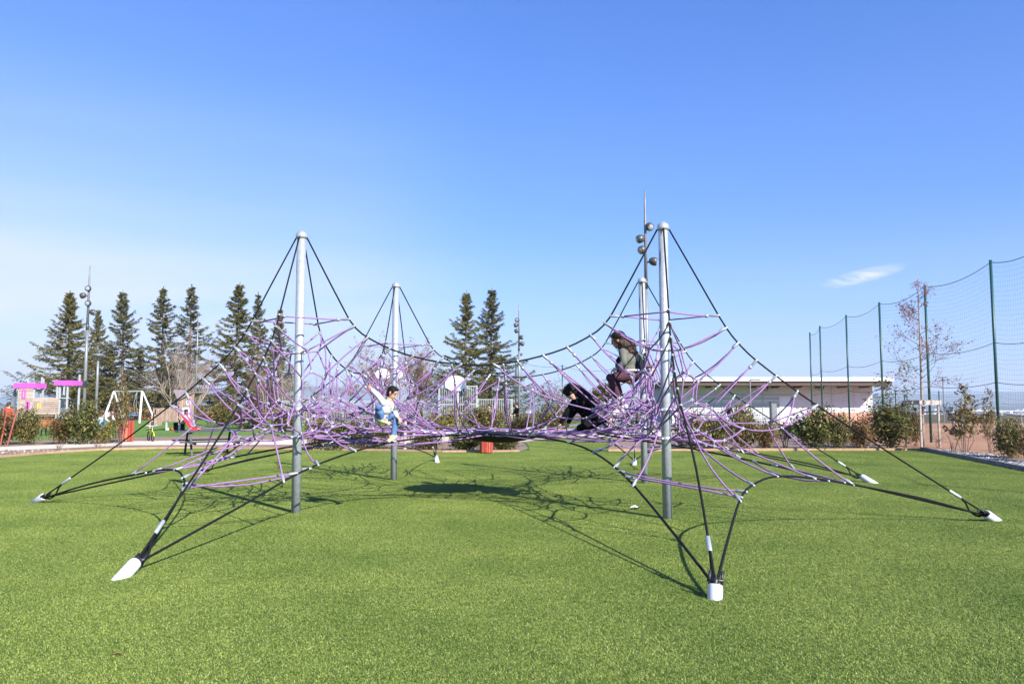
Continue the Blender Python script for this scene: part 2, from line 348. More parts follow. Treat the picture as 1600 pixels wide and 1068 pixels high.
M['dirt'] = mat_ground('red_brown_dirt', [(0.3, (0.32, 0.165, 0.092)), (0.7, (0.46, 0.26, 0.155))], 1.2, bump=0.3, bscale=20, patch=(0.15, (0.85, 0.85, 0.85)))
M['scrub'] = mat_ground('dry_scrub', [(0.3, (0.06, 0.06, 0.028)), (0.7, (0.17, 0.13, 0.075))], 0.3, bump=0.3, bscale=3)
M['valley'] = mat_ground('valley_fields', [(0.35, (0.055, 0.07, 0.035)), (0.5, (0.13, 0.13, 0.07)), (0.65, (0.22, 0.19, 0.13))], 0.004)
M['hill'] = mat_ground('wooded_hill', [(0.35, (0.03, 0.042, 0.026)), (0.65, (0.07, 0.08, 0.045))], 0.004)
# ================================================================== terrain
def terrain():
    R = [0, 8, 20, 40, 60, 80, 100, 120, 145, 180, 230, 300, 420, 600, 900, 1400, 2200, 3200, 4500, 6500, 9000, 12500, 17000]
    n = 144; vs = [(0, 0, 0)]; fs = []
    for i, r in enumerate(R[1:]):
        for j in range(n):
            a = 2 * pi * j / n; x, y = r * cos(a), r * sin(a)
            s = min(1, max(0, (r - 125) / 1000)); z = -62 * (s * s * (3 - 2 * s))
            if r > 1000: z += 10 * mnoise.noise(Vector((x / 2500, y / 2500, 0)))
            vs.append((x, y, z))
    for j in range(n): fs.append((0, 1 + j, 1 + (j + 1) % n))
    for i in range(len(R) - 2):
        for j in range(n):
            a, b = 1 + i * n + j, 1 + i * n + (j + 1) % n
            fs.append((a, a + n, b + n, b))
    mi = [0 if k < n * 10 else 1 for k in range(len(fs))]
    b = MB(); b.v = vs; b.f = fs; b.m = mi
    o = b.build('ground', [M['scrub'], M['valley']], smooth=True); tag(o, kind='structure')
terrain()
def hills(name, r0, r1, base, amp, seed, a0=20, a1=160):
    n = 120; vs = []; fs = []; prof = [0, .25, .6, .9, 1, .8, .3, 0]
    for j in range(n + 1):
        a = radians(a0 + (a1 - a0) * j / n)
        h = base + amp * (mnoise.noise(Vector((a * 5 + seed, seed, 0))) + 0.45 * mnoise.noise(Vector((a * 17 + seed, 3, 0))) + 0.2 * mnoise.noise(Vector((a * 50, seed, 5))))
        if name == 'hill_range': h *= 0.72 + 0.42 * min(1, max(0, (j / n - 0.38) / 0.2)) - 0.75 * min(1, max(0, (j / n - 0.66) / 0.08))
        e = min(1, min(j, n - j) / 8)
        for k, p in enumerate(prof):
            r = r0 + (r1 - r0) * k / (len(prof) - 1)
            vs.append((r * cos(a), r * sin(a), -90 + (h * e + 90) * p + 14 * mnoise.noise(Vector((a * 40, k * 1.7, seed)))))
    m = len(prof)
    for j in range(n):
        for k in range(m - 1): fs.append((j * m + k, j * m + k + 1, (j + 1) * m + k + 1, (j + 1) * m + k))
    b = MB(); b.add(vs, fs); tag(b.build(name, M['hill'], smooth=True), kind='structure')
hills('hill_range', 11800, 15500, 225, 70, 3.3)
hills('low_hills', 7200, 9200, -8, 26, 8.1)

# far-off town in the valley, reads as one mass
def town():
    b = MB(); rnd = random.Random(4)
    for k in range(2600):
        if rnd.random() < 0.62: az = radians(rnd.gauss(59.5, 5.0)); r = rnd.uniform(3000, 7800)
        elif rnd.random() < 0.6: az = radians(rnd.uniform(104, 125)); r = rnd.uniform(2300, 5200)
        else: az = radians(rnd.uniform(60, 122)); r = rnd.uniform(2600, 7000)
        cl = mnoise.noise(Vector((az * 24, r / 700, 0)))
        if cl < 0.0: continue
        x, y = r * cos(az), r * sin(az)
        tall = rnd.random() < 0.18
        w, d, h = (rnd.uniform(14, 34), rnd.uniform(12, 18), rnd.uniform(14, 34)) if tall else (rnd.uniform(9, 22), rnd.uniform(8, 13), rnd.uniform(5, 9))
        z = -62 + 10 * mnoise.noise(Vector((x / 2500, y / 2500, 0))) - 2
        rz = rnd.choice((0.2, 0.5, 1.1)) + rnd.uniform(-.1, .1)
        b.box((x, y, z + h / 2), (w, d, h + 4), rz, 0)
        if not tall:
            R = Matrix.Rotation(rz, 3, 'Z'); c = Vector((x, y, z + h + 2))
            vs = [c + R @ Vector(q) for q in ((-w/2-.5, -d/2-.5, 0.02), (w/2+.5, -d/2-.5, 0.02), (w/2+.5, d/2+.5, 0.02), (-w/2-.5, d/2+.5, 0.02), (-w/2, 0, 2.6), (w/2, 0, 2.6))]
            b.add(vs, [(0, 1, 5, 4), (2, 3, 4, 5), (1, 2, 5), (3, 0, 4)], 1)
    o = b.build('distant_town', [M['haze_town'], M['town_roof']])
    tag(o, 'far-off town of pale houses spread over the valley floor', 'town', kind='stuff')
    # dark tree masses between
    b = MB()
    for k in range(900):
        az = radians(rnd.uniform(52, 124)); r = rnd.uniform(900, 6500)
        x, y = r * cos(az), r * sin(az)
        s = min(1, max(0, (r - 125) / 1000)); z = -62 * (s * s * (3 - 2 * s)) + (10 * mnoise.noise(Vector((x / 2500, y / 2500, 0))) if r > 1000 else 0)
        h = rnd.uniform(6, 13)
        b.ball((x, y, z + h * .4), (h * rnd.uniform(.7, 2.2), h * rnd.uniform(.7, 2.2), h * .6), 7, 4)
    tag(b.build('distant_woods', M['hill']), 'dark far-off woods dotted over the valley', 'woods', kind='stuff')
town()

def sheet(name, pts, z, m, kind='structure'):
    b = MB(); b.add([(p[0], p[1], z) for p in pts], [tuple(range(len(pts)))])
    o = b.build(name, m); o.data.polygons[0].use_smooth = False
    if o.data.polygons[0].normal.z < 0: o.data.flip_normals()
    return tag(o, kind=kind)
def F2(*pp): return [flat(x, y) for x, y in pp]
LAWN_BACK = F2((-160, 731), (0, 716), (70, 709.5), (150, 704.5), (230, 702), (300, 701), (480, 703), (600, 705), (690, 707), (812, 706.5), (826, 700), (818, 692), (872, 684.5), (955, 683.5), (950, 705.5), (1080, 705), (1440, 704), (1600, 736), (1640, 744.5))
lawn_poly = [Vector((-34, -10, 0)), Vector((-34, LAWN_BACK[0].y, 0))] + LAWN_BACK + [Vector((12.4, -10, 0))]
sheet('lawn', lawn_poly, 0.020, M['turf'])
sheet('far_lawn', [(-80, 28), (-80, 78), (-15, 82), (20, 60), (27, 40), (27, 28)], 0.004, M['turf_far'])
sheet('planting_bed', [Vector((-34, LAWN_BACK[0].y - 2, 0))] + F2((-300, 706), (0, 690), (200, 683), (480, 679), (700, 672), (960, 668), (1200, 676), (1310, 683), (1420, 688)) + [Vector((17.0, 30.5, 0)), Vector((16.9, 20, 0)), Vector((15.0, -10, 0)), Vector((11.8, -10, 0)), Vector((11.8, 18, 0)), Vector((11, 24, 0)), Vector((0, 24, 0)), Vector((-20, 20, 0))], 0.012, M['mulch'])
sheet('dirt_field', [(14.0, 33), (14.2, 28.8), (15.0, 26.2), (15.2, 18), (14.0, -10), (70, -10), (70, 66), (22, 66), (19, 44)], 0.0145, M['dirt'])
sheet('gravel_strip', F2((1425, 701), (1460, 701), (1545, 713), (1625, 731)) + [Vector((14.6, 12, 0)), Vector((13.9, -10, 0)), Vector((12.42, -10, 0))] + F2((1640, 744), (1600, 735.5), (1440, 703.6)), 0.0168, M['gravel'])
sheet('footpath', F2((-320, 712), (0, 698.5), (200, 689.5), (310, 687.5), (480, 687), (620, 684.5), (700, 681), (830, 675.5), (960, 673.5), (1100, 673), (1110, 680), (960, 683.2), (872, 684), (815, 690.5), (640, 691.5), (480, 695), (310, 695.5), (200, 696), (100, 700.5), (0, 704.5), (-320, 722)), 0.0185, M['path'])

# timber edging boards and the stone kerb round the lawn: board by board
def edging(name, label, pts, w, h, m, piece, step):
    root = thing(name, label, 'edging', pts[0]); root['kind'] = 'structure'
    k = 0
    for a, b in zip(pts[:-1], pts[1:]):
        l = (b - a).length; n = max(1, round(l / step)); d = (b - a) / n
        for i in range(n):
            p, q = a + d * i, a + d * (i + 1); e = (q - p).normalized() * 0.008
            mb = MB(); hh = h + random.uniform(-.006, .006)
            mb.bar(p + e + Vector((0, 0, hh / 2 - .02)), q - e + Vector((0, 0, hh / 2 - .02)), w, hh + .04)
            mb.build(piece, m, root, loc=-root.location)
edging('timber_edging', 'low tan timber edging along the left side of the lawn', [flat(x, y) for x, y in ((-160, 731), (0, 716), (70, 709.5), (150, 704.5), (230, 702), (300, 701), (480, 703), (600, 705), (690, 707), (812, 706.5))], 0.07, 0.09, M['edging'], 'board', 2.2)
edging('timber_edging', 'low tan timber edging in front of the right-hand shrubs', [flat(x, y) for x, y in ((950, 705.5), (1080, 705), (1440, 704))], 0.07, 0.10, M['edging'], 'board', 2.2)
edging('stone_kerb', 'grey stone kerb along the gravel strip at the right', [flat(1440, 704), flat(1600, 736), flat(1640, 744.5), Vector((12.4, 2, 0))], 0.08, 0.13, M['kerb'], 'kerb_stone', 1.0)
def on_lawn(x, y):
    c = False
    for i in range(len(lawn_poly)):
        x1, y1 = lawn_poly[i].x, lawn_poly[i].y; x2, y2 = lawn_poly[i - 1].x, lawn_poly[i - 1].y
        if (y1 > y) != (y2 > y) and x < (x2 - x1) * (y - y1) / (y2 - y1) + x1: c = not c
    return c
# loose chips on the beds
def chips(name, label, polypts, n, s, m, seed):
    rnd = random.Random(seed); b = MB()
    for k in range(n):
        i = rnd.randrange(len(polypts)); x0, x1, y0, y1 = polypts[i]
        x, y = rnd.uniform(x0, x1), rnd.uniform(y0, y1); z = .02
        if on_lawn(x, y - .12) or on_lawn(x + .1, y): continue
        r = s * rnd.uniform(.5, 1.3); a = rnd.uniform(0, pi)
        u = Vector((cos(a), sin(a), rnd.uniform(-.3, .3))) * r; v = Vector((-sin(a), cos(a), rnd.uniform(-.3, .3))) * r * rnd.uniform(.3, .7); w = Vector((0, 0, r * rnd.uniform(.25, .6)))
        c = Vector((x, y, z))
        b.add([c + u, c + v, c - u, c - v, c + w], [(0, 1, 4), (1, 2, 4), (2, 3, 4), (3, 0, 4)])
    tag(b.build(name, m), label, 'ground cover', kind='stuff')
M['chip'] = mat('bark_chip', None, 0.9, stops=[(0.2, (0.13, 0.085, 0.06)), (0.6, (0.42, 0.31, 0.24)), (0.9, (0.62, 0.52, 0.45))], island=0.9)
M['stone'] = mat('gravel_stone', None, 0.85, stops=[(0.2, (0.10, 0.10, 0.10)), (0.6, (0.30, 0.29, 0.28)), (0.9, (0.58, 0.57, 0.55))], island=0.9)
chips('bark_chips', 'loose pale bark chips strewn over the planting bed', [(-20, -12, 24.2, 27.4), (-13, -6.5, 26.0, 28.6), (-6.8, -2.2, 26.1, 27.8), (3.6, 9, 26.2, 27.6), (9, 13.5, 26.4, 28)], 5200, .045, M['chip'], 1)
chips('loose_gravel', 'grey stones lying loose on the gravel strip', [(13.0, 14.2, 19, 25), (13.7, 15.2, 24, 27.5), (12.6, 14, 15, 20)], 2600, .05, M['stone'], 2)

# ================================================================== artificial turf blades
def turf():
    rnd = random.Random(11)
    src = bpy.data.collections.new('turf_tufts')
    gm = bpy.data.materials.new('turf_blade'); gm.use_nodes = True; t = gm.node_tree; b = t.nodes['Principled BSDF']
    g = t.nodes.new('ShaderNodeNewGeometry')
    r = ramp(t, [(0.0, (0.100, 0.158, 0.023)), (0.4, (0.205, 0.285, 0.046)), (0.75, (0.330, 0.400, 0.084)), (0.93, (0.41, 0.45, 0.13)), (1.0, (0.60, 0.57, 0.28))])
    L(t, g.outputs['Random Per Island'], r.inputs[0])
    n = t.nodes.new('ShaderNodeTexNoise'); n.inputs['Scale'].default_value = 0.55; n.inputs['Detail'].default_value = 6; n.inputs['Roughness'].default_value = .62
    L(t, g.outputs['Position'], n.inputs['Vector'])
    r2 = ramp(t, [(0.3, (0.60, 0.69, 0.56)), (0.7, (1.13, 1.10, 1.08))]); L(t, n.outputs[0], r2.inputs[0])
    c = mixc(t, 1.0, r.outputs[0], r2.outputs[0], 'MULTIPLY')
    L(t, c, b.inputs['Base Color']); b.inputs['Roughness'].default_value = 0.5; b.inputs['Specular IOR Level'].default_value = 0.35
    tr = t.nodes.new('ShaderNodeBsdfTranslucent'); L(t, c, tr.inputs[0]); mx = t.nodes.new('ShaderNodeMixShader'); mx.inputs[0].default_value = 0.2
    out = t.nodes['Material Output']; L(t, b.outputs[0], mx.inputs[1]); L(t, tr.outputs[0], mx.inputs[2]); L(t, mx.outputs[0], out.inputs[0])
    T = 0.25
    for v in range(8):
        mb = MB()
        for k in range(1150):
            x, y = rnd.uniform(-T/2, T/2), rnd.uniform(-T/2, T/2); a = rnd.uniform(0, pi); h = rnd.uniform(.006, .0125); w = rnd.uniform(.0015, .0030)
            lx, ly = rnd.gauss(0, .008), rnd.gauss(0, .008)
            u = Vector((cos(a), sin(a), 0)) * w; p = Vector((x, y, 0))
            m_ = p + Vector((lx * .4, ly * .4, h * .6)); tip = p + Vector((lx * 1.5, ly * 1.5, h))
            mb.add([p - u, p + u, m_ + u * .8, m_ - u * .8, tip], [(0, 1, 2, 3), (3, 2, 4)])
        o = bpy.data.objects.new('turf_tuft', mb.mesh('turf_tuft', gm)); src.objects.link(o)
    # tile points inside the lawn
    poly = [(p.x, p.y) for p in lawn_poly]
    def inside(x, y):
        c = False; n_ = len(poly)
        for i in range(n_):
            x1, y1 = poly[i]; x2, y2 = poly[i - 1]
            if (y1 > y) != (y2 > y) and x < (x2 - x1) * (y - y1) / (y2 - y1) + x1: c = not c
        return c
    pts = []; rots = []
    y = 2.6
    while y < 38:
        w = y * 0.72 + 2.2; x = -round(w / T) * T
        while x < w:
            if inside(x, y) and inside(x + .13, y + .13) and inside(x - .13, y + .13): pts.append((x, y, .020)); rots.append(rnd.randrange(4) * pi / 2)
            x += T
        y += T
    me = bpy.data.meshes.new('turf'); me.from_pydata(pts, [], [])
    at_ = me.attributes.new('spin', 'FLOAT', 'POINT'); at_.data.foreach_set('value', rots)
    o = link('turf', me); tag(o, 'short green artificial turf covering the playground lawn', 'turf', kind='stuff')
    ng = bpy.data.node_groups.new('turf_scatter', 'GeometryNodeTree')
    ng.interface.new_socket('Geometry', in_out='INPUT', socket_type='NodeSocketGeometry'); ng.interface.new_socket('Geometry', in_out='OUTPUT', socket_type='NodeSocketGeometry')
    gi = ng.nodes.new('NodeGroupInput'); go = ng.nodes.new('NodeGroupOutput')
    ci = ng.nodes.new('GeometryNodeCollectionInfo'); ci.inputs[0].default_value = src; ci.inputs['Separate Children'].default_value = True; ci.inputs['Reset Children'].default_value = True
    ip = ng.nodes.new('GeometryNodeInstanceOnPoints'); ip.inputs['Pick Instance'].default_value = True
    ri = ng.nodes.new('FunctionNodeRandomValue'); ri.data_type = 'INT'
    for s_ in ri.inputs:
        if s_.name == 'Min' and s_.type == 'INT': s_.default_value = 0
        if s_.name == 'Max' and s_.type == 'INT': s_.default_value = 7
    na = ng.nodes.new('GeometryNodeInputNamedAttribute'); na.data_type = 'FLOAT'; na.inputs[0].default_value = 'spin'
    cx_ = ng.nodes.new('ShaderNodeCombineXYZ')
    ng.links.new(na.outputs[0], cx_.inputs[2])
    ng.links.new(gi.outputs[0], ip.inputs['Points']); ng.links.new(ci.outputs[0], ip.inputs['Instance'])
    ng.links.new([s_ for s_ in ri.outputs if s_.type == 'INT'][0], ip.inputs['Instance Index'])
    ng.links.new(cx_.outputs[0], ip.inputs['Rotation']); ng.links.new(ip.outputs[0], go.inputs[0])
    md = o.modifiers.new('scatter', 'NODES'); md.node_group = ng
turf()

# ================================================================== rope climbing structure
O2 = Vector((-0.2, 13.65)); CR, SR = cos(radians(-6.7)), sin(radians(-6.7))
def loc2w(u, v): return Vector((O2.x + u * CR - v * SR, O2.y + u * SR + v * CR))
h0 = 2.61
MAST = {(-1, -1): flat(462, 803), (1, -1): flat(1043, 812), (-1, 1): flat(615, 751), (1, 1): flat(1007, 756)}
AZ = 0.13
ANCH = {('y', -1, -1): (flat(213, 877, AZ), flat(178, 910)), ('y', 1, -1): (flat(1118, 912, AZ), flat(1119, 943)),
        ('x', -1, -1): (flat(69, 775, AZ), flat(47, 786)), ('x', 1, -1): (flat(1540, 802, AZ), flat(1567, 815)),
        ('x', -1, 1): (flat(317, 734, AZ), flat(296, 742)), ('x', 1, 1): (flat(1346, 744, AZ), flat(1372, 756)),
        ('y', -1, 1): (flat(681, 713, AZ), flat(684, 723)), ('y', 1, 1): (flat(991, 718, AZ), flat(991, 727))}
def anch_loc(k): return (2.6 * k[1], 7.05 * k[2]) if k[0] == 'y' else (7.1 * k[1], 2.6 * k[2])
ctrl = []
for k, p in MAST.items(): ctrl.append(((k[0] * h0, k[1] * h0), Vector((p.x, p.y)) - loc2w(k[0] * h0, k[1] * h0)))
for k, (p, q) in ANCH.items():
    l = anch_loc(k); ctrl.append((l, Vector((p.x, p.y)) - loc2w(*l)))
ctrl.append(((0, 0), Vector((0, 0))))
def warp(u, v, z):
    ws = 0; d = Vector((0, 0))
    for (a, b), dv in ctrl:
        w = 1.0 / (((u - a) ** 2 + (v - b) ** 2) ** 1.5 + 1e-9); ws += w; d += dv * w
    p = loc2w(u, v) + d / ws
    return Vector((p.x, p.y, z))
CAT = [(0.085, 4.08), (0.45, 3.40), (0.75, 2.85), (0.95, 2.63), (1.40, 2.39), (1.90, 2.24), (2.30, 2.175), (2.62, 2.155)]
STAY = [(0.085, 4.08), (0.45, 3.40), (0.75, 2.84), (0.925, 2.56), (1.157, 2.30), (1.424, 2.08), (1.70, 1.88), (2.10, 1.62), (3.2, 0.97), (4.44, AZ)]
def tab(T, r):
    for (a, za), (b, zb) in zip(T[:-1], T[1:]):
        if r <= b: return za + (zb - za) * (r - a) / (b - a)
    return T[-1][1]

nodes = []; fixed = []; edges = []      # edges: i, j, q, kind
def nd(u, v, z, fx): nodes.append([u, v, z]); fixed.append(fx); return len(nodes) - 1
def ed(i, j, q=1.0, kind='rope'): edges.append((i, j, q, kind))
def arc_pts(T, n, s0, s1):               # points along a polyline by arc length fraction
    d = [0]
    for a, b in zip(T[:-1], T[1:]): d.append(d[-1] + (Vector(b) - Vector(a)).length)
    out = []
    for k in range(n):
        s = d[-1] * (s0 + (s1 - s0) * k / max(1, n - 1))
        for i in range(len(T) - 1):
            if s <= d[i + 1] + 1e-9:
                f = (s - d[i]) / (d[i + 1] - d[i]); out.append(tuple(Vector(T[i]).lerp(Vector(T[i + 1]), f))); break
    return out
CORNER = [(2.6, 7.05, AZ), (2.85, 6.15, .36), (3.25, 4.85, .60), (3.55, 4.25, .69), (3.85, 3.85, .72), (4.25, 3.55, .69), (4.85, 3.25, .60), (6.15, 2.85, .36), (7.1, 2.6, AZ)]
ARM = [(2.6, 7.05, AZ), (2.28, 5.5, .46), (1.98, 4.05, .75), (1.60, 2.95, .95), (1.20, 2.2, 1.05), (.70, 1.75, 1.11), (0, 1.6, 1.14)]
ATT_S = [.86, 1.02, 1.27, 1.55, 1.86, 2.16]
ATT_C = [.84, 1.04, 1.36, 1.70, 2.05, 2.38]
ferr_sites = []                           # (node on cable, node of rope)
K = 24
rim = [nd(.86 * cos(2 * pi * k / K), .86 * sin(2 * pi * k / K), 1.10, True) for k in range(K)]
ring2 = [nd(1.28 * cos(2 * pi * k / K), 1.28 * sin(2 * pi * k / K), 1.13, True) for k in range(K)]
for k in range(K):
    ed(rim[k], ring2[k]); ed(ring2[k], ring2[(k + 1) % K])
    if k % 2 == 0: ed(rim[k], ring2[(k + 1) % K])
ridge = {}
for sx in (-1, 1):
    for sy in (-1, 1):
        m = Vector((sx * h0, sy * h0)); rd = {}
        for nm, d, T, A in (('cx', (-sx, 0), CAT, ATT_C), ('cy', (0, -sy), CAT, ATT_C), ('sx', (sx, 0), STAY, ATT_S), ('sy', (0, sy), STAY, ATT_S)):
            ends = []
            def rp(r): return (m.x + d[0] * r, m.y + d[1] * r, tab(T, r))
            kn = nd(*rp(.75), True); p = rp(.62); kf = nd(p[0], p[1], p[2] - .11, False)
            ed(kn, kf, 7.0, 'stub'); ferr_sites.append((kn, kf)); rd[nm + 'k'] = kf
            for j, r in enumerate(A):
                a = nd(*rp(r), True)
                if j in (2, 3, 4):
                    f = nd(*rp(r), False); ed(a, f, 5.0, 'stub'); ferr_sites.append((a, f)); ends.append(f)
                else: ends.append(a)
            rd[nm] = ends
        for a, b in (('cx', 'cy'), ('cy', 'sx'), ('sx', 'sy'), ('sy', 'cx')): ed(rd[a + 'k'], rd[b + 'k'], 1.0, 'ring')
        ridge[(sx, sy)] = rd
        quads = (('sy', 'sx', 'corner', (sx, sy)), ('cx', 'sy', 'army', (-sx, sy)), ('cy', 'sx', 'armx', (sx, -sy)), ('cx', 'cy', 'inner', (-sx, -sy)))
        for ra, rb, kind, dg in quads:
            A, B = rd[ra], rd[rb]
            if kind == 'corner': bot = [nd(sx * u, sy * v, z, True) for u, v, z in arc_pts(CORNER, 5, .30, .70)]
            elif kind == 'army': bot = [nd(sx * u, sy * v, z, True) for u, v, z in arc_pts(ARM[::-1], 5, .10, .60)]
            elif kind == 'armx': bot = [nd(sx * v, sy * u, z, True) for u, v, z in arc_pts(ARM[::-1], 5, .10, .60)]
            else:
                a0 = atan2(sy, sx); k0 = round(a0 / (2 * pi) * K)
                ks = [k0 - 2, k0 - 1, k0, k0 + 1, k0 + 2]
                if sx * sy > 0: ks = ks[::-1]
                ks = [x % K for x in ks]
                # order from the cx side (small |v| -> towards mast mid in x) to the cy side
                ks.sort(key=lambda q: abs(cos(2 * pi * q / K)))
                bot = [ring2[q] for q in ks]
            rows = []
            for j in range(1, 6):
                rows.append([nd(m.x, m.y, 1.5, False) for _ in range(2 * j - 1)])
            for j, row in enumerate(rows):
                ch = [A[j]] + row + [B[j]]
                for x_, (p, q) in enumerate(zip(ch[:-1], ch[1:])): ed(p, q, (0.40 if x_ in (0, len(ch) - 2) else 1.5) if j > 0 else 0.6)
                for e_, r_ in ((A[j], row[0]), (B[j], row[-1])):
                    if fixed[e_]: ferr_sites.append((e_, r_))
                if j < 4:
                    for i in range(j + 1): ed(row[2 * i], rows[j + 1][2 * i + 1], 1.0)
            for i in range(5):
                ed(rows[4][2 * i], bot[i], 0.40 if kind != 'inner' else .7)
                ferr_sites.append((bot[i], rows[4][2 * i]))
            if kind != 'inner':
                ed(A[5], rows[4][0], .6); ferr_sites.append((A[5], rows[4][0])); ed(B[5], rows[4][-1], .6); ferr_sites.append((B[5], rows[4][-1]))
            c1 = nd(m.x + dg[0] * .06, m.y + dg[1] * .06, 2.36, True); ed(rows[0][0], c1, 2.4)
            c2 = nd(m.x + dg[0] * .06, m.y + dg[1] * .06, 1.52, True); ed(rows[2][2], c2, 4.0)
            c3 = nd(m.x + dg[0] * .06, m.y + dg[1] * .06, 1.12, True)
            if kind in ('inner', 'corner'): ed(rows[3][3], c3, 4.0)
            for i_ in (1, 5): ed(rows[3][i_], c2, .9)
            for i_ in (2, 6): ed(rows[4][i_], c3, .9)
            ed(rows[2][0], rows[4][1], .5); ed(rows[2][4], rows[4][7], .5)
# long near-level ropes of the platform, mast foot clamps to the ring and along the arms
for sx in (-1, 1):
    for sy in (-1, 1):
        a0 = atan2(sy, sx); k0 = round(a0 / (2 * pi) * K)
        c = nd(sx * (h0 - .07), sy * (h0 - .07), 1.12, True)
        for dk in (-3, -1, 1, 3): ed(c, ring2[(k0 + dk) % K], 1.0)
# hangers at the middle of every edge cable, and the platform lacing to the four arm edges
for ax in ('x', 'y'):
    for s in (-1, 1):
        for off in (-.36, .36):
            def sw(u, v, z): return (u, v, z) if ax == 'y' else (v, u, z)
            top = nd(*sw(off, s * h0, 2.16), True); bl = nd(*sw(off * .98, s * (h0 - .1), 1.86), False)
            ed(top, bl, 6.0, 'stub'); ferr_sites.append((top, bl))
            e1 = nd(*sw(off * 1.15, s * 1.68, 1.125), True); ed(bl, e1, 1.0)
            kk = {('x', 1): 0, ('y', 1): 6, ('x', -1): 12, ('y', -1): 18}[(ax, s)]
            ed(bl, ring2[(kk + (1 if (off > 0) != (ax == 'y' and s > 0 or ax == 'x' and s < 0) else -1)) % K], 1.0)
        kk = {('x', 1): 0, ('y', 1): 6, ('x', -1): 12, ('y', -1): 18}[(ax, s)]
        for dk, off in ((-1, -.3), (0, 0), (1, .3)):
            sgn = 1 if (ax == 'x') == (s > 0) else -1
            p = nd(*sw(off * sgn, s * 1.61, 1.13), True); ed(p, ring2[(kk + dk) % K], 1.0); ferr_sites.append((p, ring2[(kk + dk) % K]))
# force-density solve
X = np.array(nodes, float); fx = np.array(fixed); n_ = len(X)
D = np.zeros((n_, n_))
for i, j, q, k in edges: D[i, i] += q; D[j, j] += q; D[i, j] -= q; D[j, i] -= q
fr = np.where(~fx)[0]; fi = np.where(fx)[0]
load = np.zeros((len(fr), 3)); load[:, 2] = -0.05
X[fr] = np.linalg.solve(D[np.ix_(fr, fr)], load - D[np.ix_(fr, fi)] @ X[fi])
PW = [warp(*p) for p in X]

NET = thing('rope_climbing_net', 'large rope climbing net with lilac ropes hung between four steel masts on the lawn', 'climbing net', (O2.x, O2.y, 0))
NO = -Vector(NET.location)
def npart(mb, name, m, smooth=True, parent=None): return mb.build(name, m, parent or NET, smooth, NO if parent is None else None)
# masts
for k, p in MAST.items():
    H = 4.10
    mb = MB(); mb.tube([p + Vector((0, 0, -.05)), p + Vector((0, 0, 2)), p + Vector((0, 0, H))], .0665, 24)
    mo = npart(mb, 'mast', M['galv'])
    mb = MB(); mb.lathe([(.069, H - .03), (.082, H - .025), (.088, H), (.084, H + .035), (.068, H + .062), (.042, H + .074), (.034, H + .086), (.018, H + .094)], 22, p)
    npart(mb, 'mast_cap', M['cast'], parent=mo)
    for z in (2.36, 1.52, 1.12):
        mb = MB(); mb.lathe([(.068, z - .025), (.074, z - .022), (.074, z + .022), (.068, z + .025)], 20, p)
        for a in range(4):
            q = p + Vector((cos(a * pi / 2 + .7), sin(a * pi / 2 + .7), 0)) * .085 + Vector((0, 0, z)); mb.ball(q, .02, 8, 5)
        npart(mb, 'clamp_ring', M['cast'], parent=mo)
    for z in (2.62,):  # thin raised ring standing in for a rope's shadow line across the mast
        mb = MB(); mb.lathe([(.0668, z - .008), (.0685, z - .006), (.0685, z + .006), (.0668, z + .008)], 20, p); npart(mb, 'rope_shadow_ring', M['galv'], parent=mo)
# anchors
for k, (hd, tip) in ANCH.items():
    mk = MAST[(k[1], k[2])]; w = Vector((mk.x, mk.y, 0)) - Vector((hd.x, hd.y, 0)); w.normalize()
    base = Vector((tip.x, tip.y, 0)) + w * .075
    ax = (Vector((hd.x, hd.y, AZ)) - Vector((base.x, base.y, .0))).normalized()
    top = Vector((hd.x, hd.y, AZ)) + ax * .0; bot = base - ax * .12
    mb = MB()
    q = ax.to_track_quat('Z', 'Y').to_matrix(); l = (top - bot).length
    mb.lathe([(.062, 0), (.062, l - .045), (.0595, l - .022), (.054, l - .006), (.047, l), (.044, l - .06)], 22, bot, M=q)
    ao = npart(mb, 'ground_anchor', M['anchor'])
    mb = MB(); mb.lathe([(.047, l - .09), (.046, l - .05), (.02, l - .02), (.024, l + .03), (.014, l + .05)], 12, bot, M=q)
    side = ax.cross(Vector((0, 0, 1))).normalized()
    mb.tube([top + ax * .03 - side * .07, top + ax * .03 + side * .07], .014, 8); mb.tube([top + side * .05 + ax * .0, top + side * .05 + ax * .11], .012, 6); mb.tube([top - side * .05, top - side * .05 + ax * .11], .012, 6)
    npart(mb, 'shackle', M['steel_dark'], parent=ao)
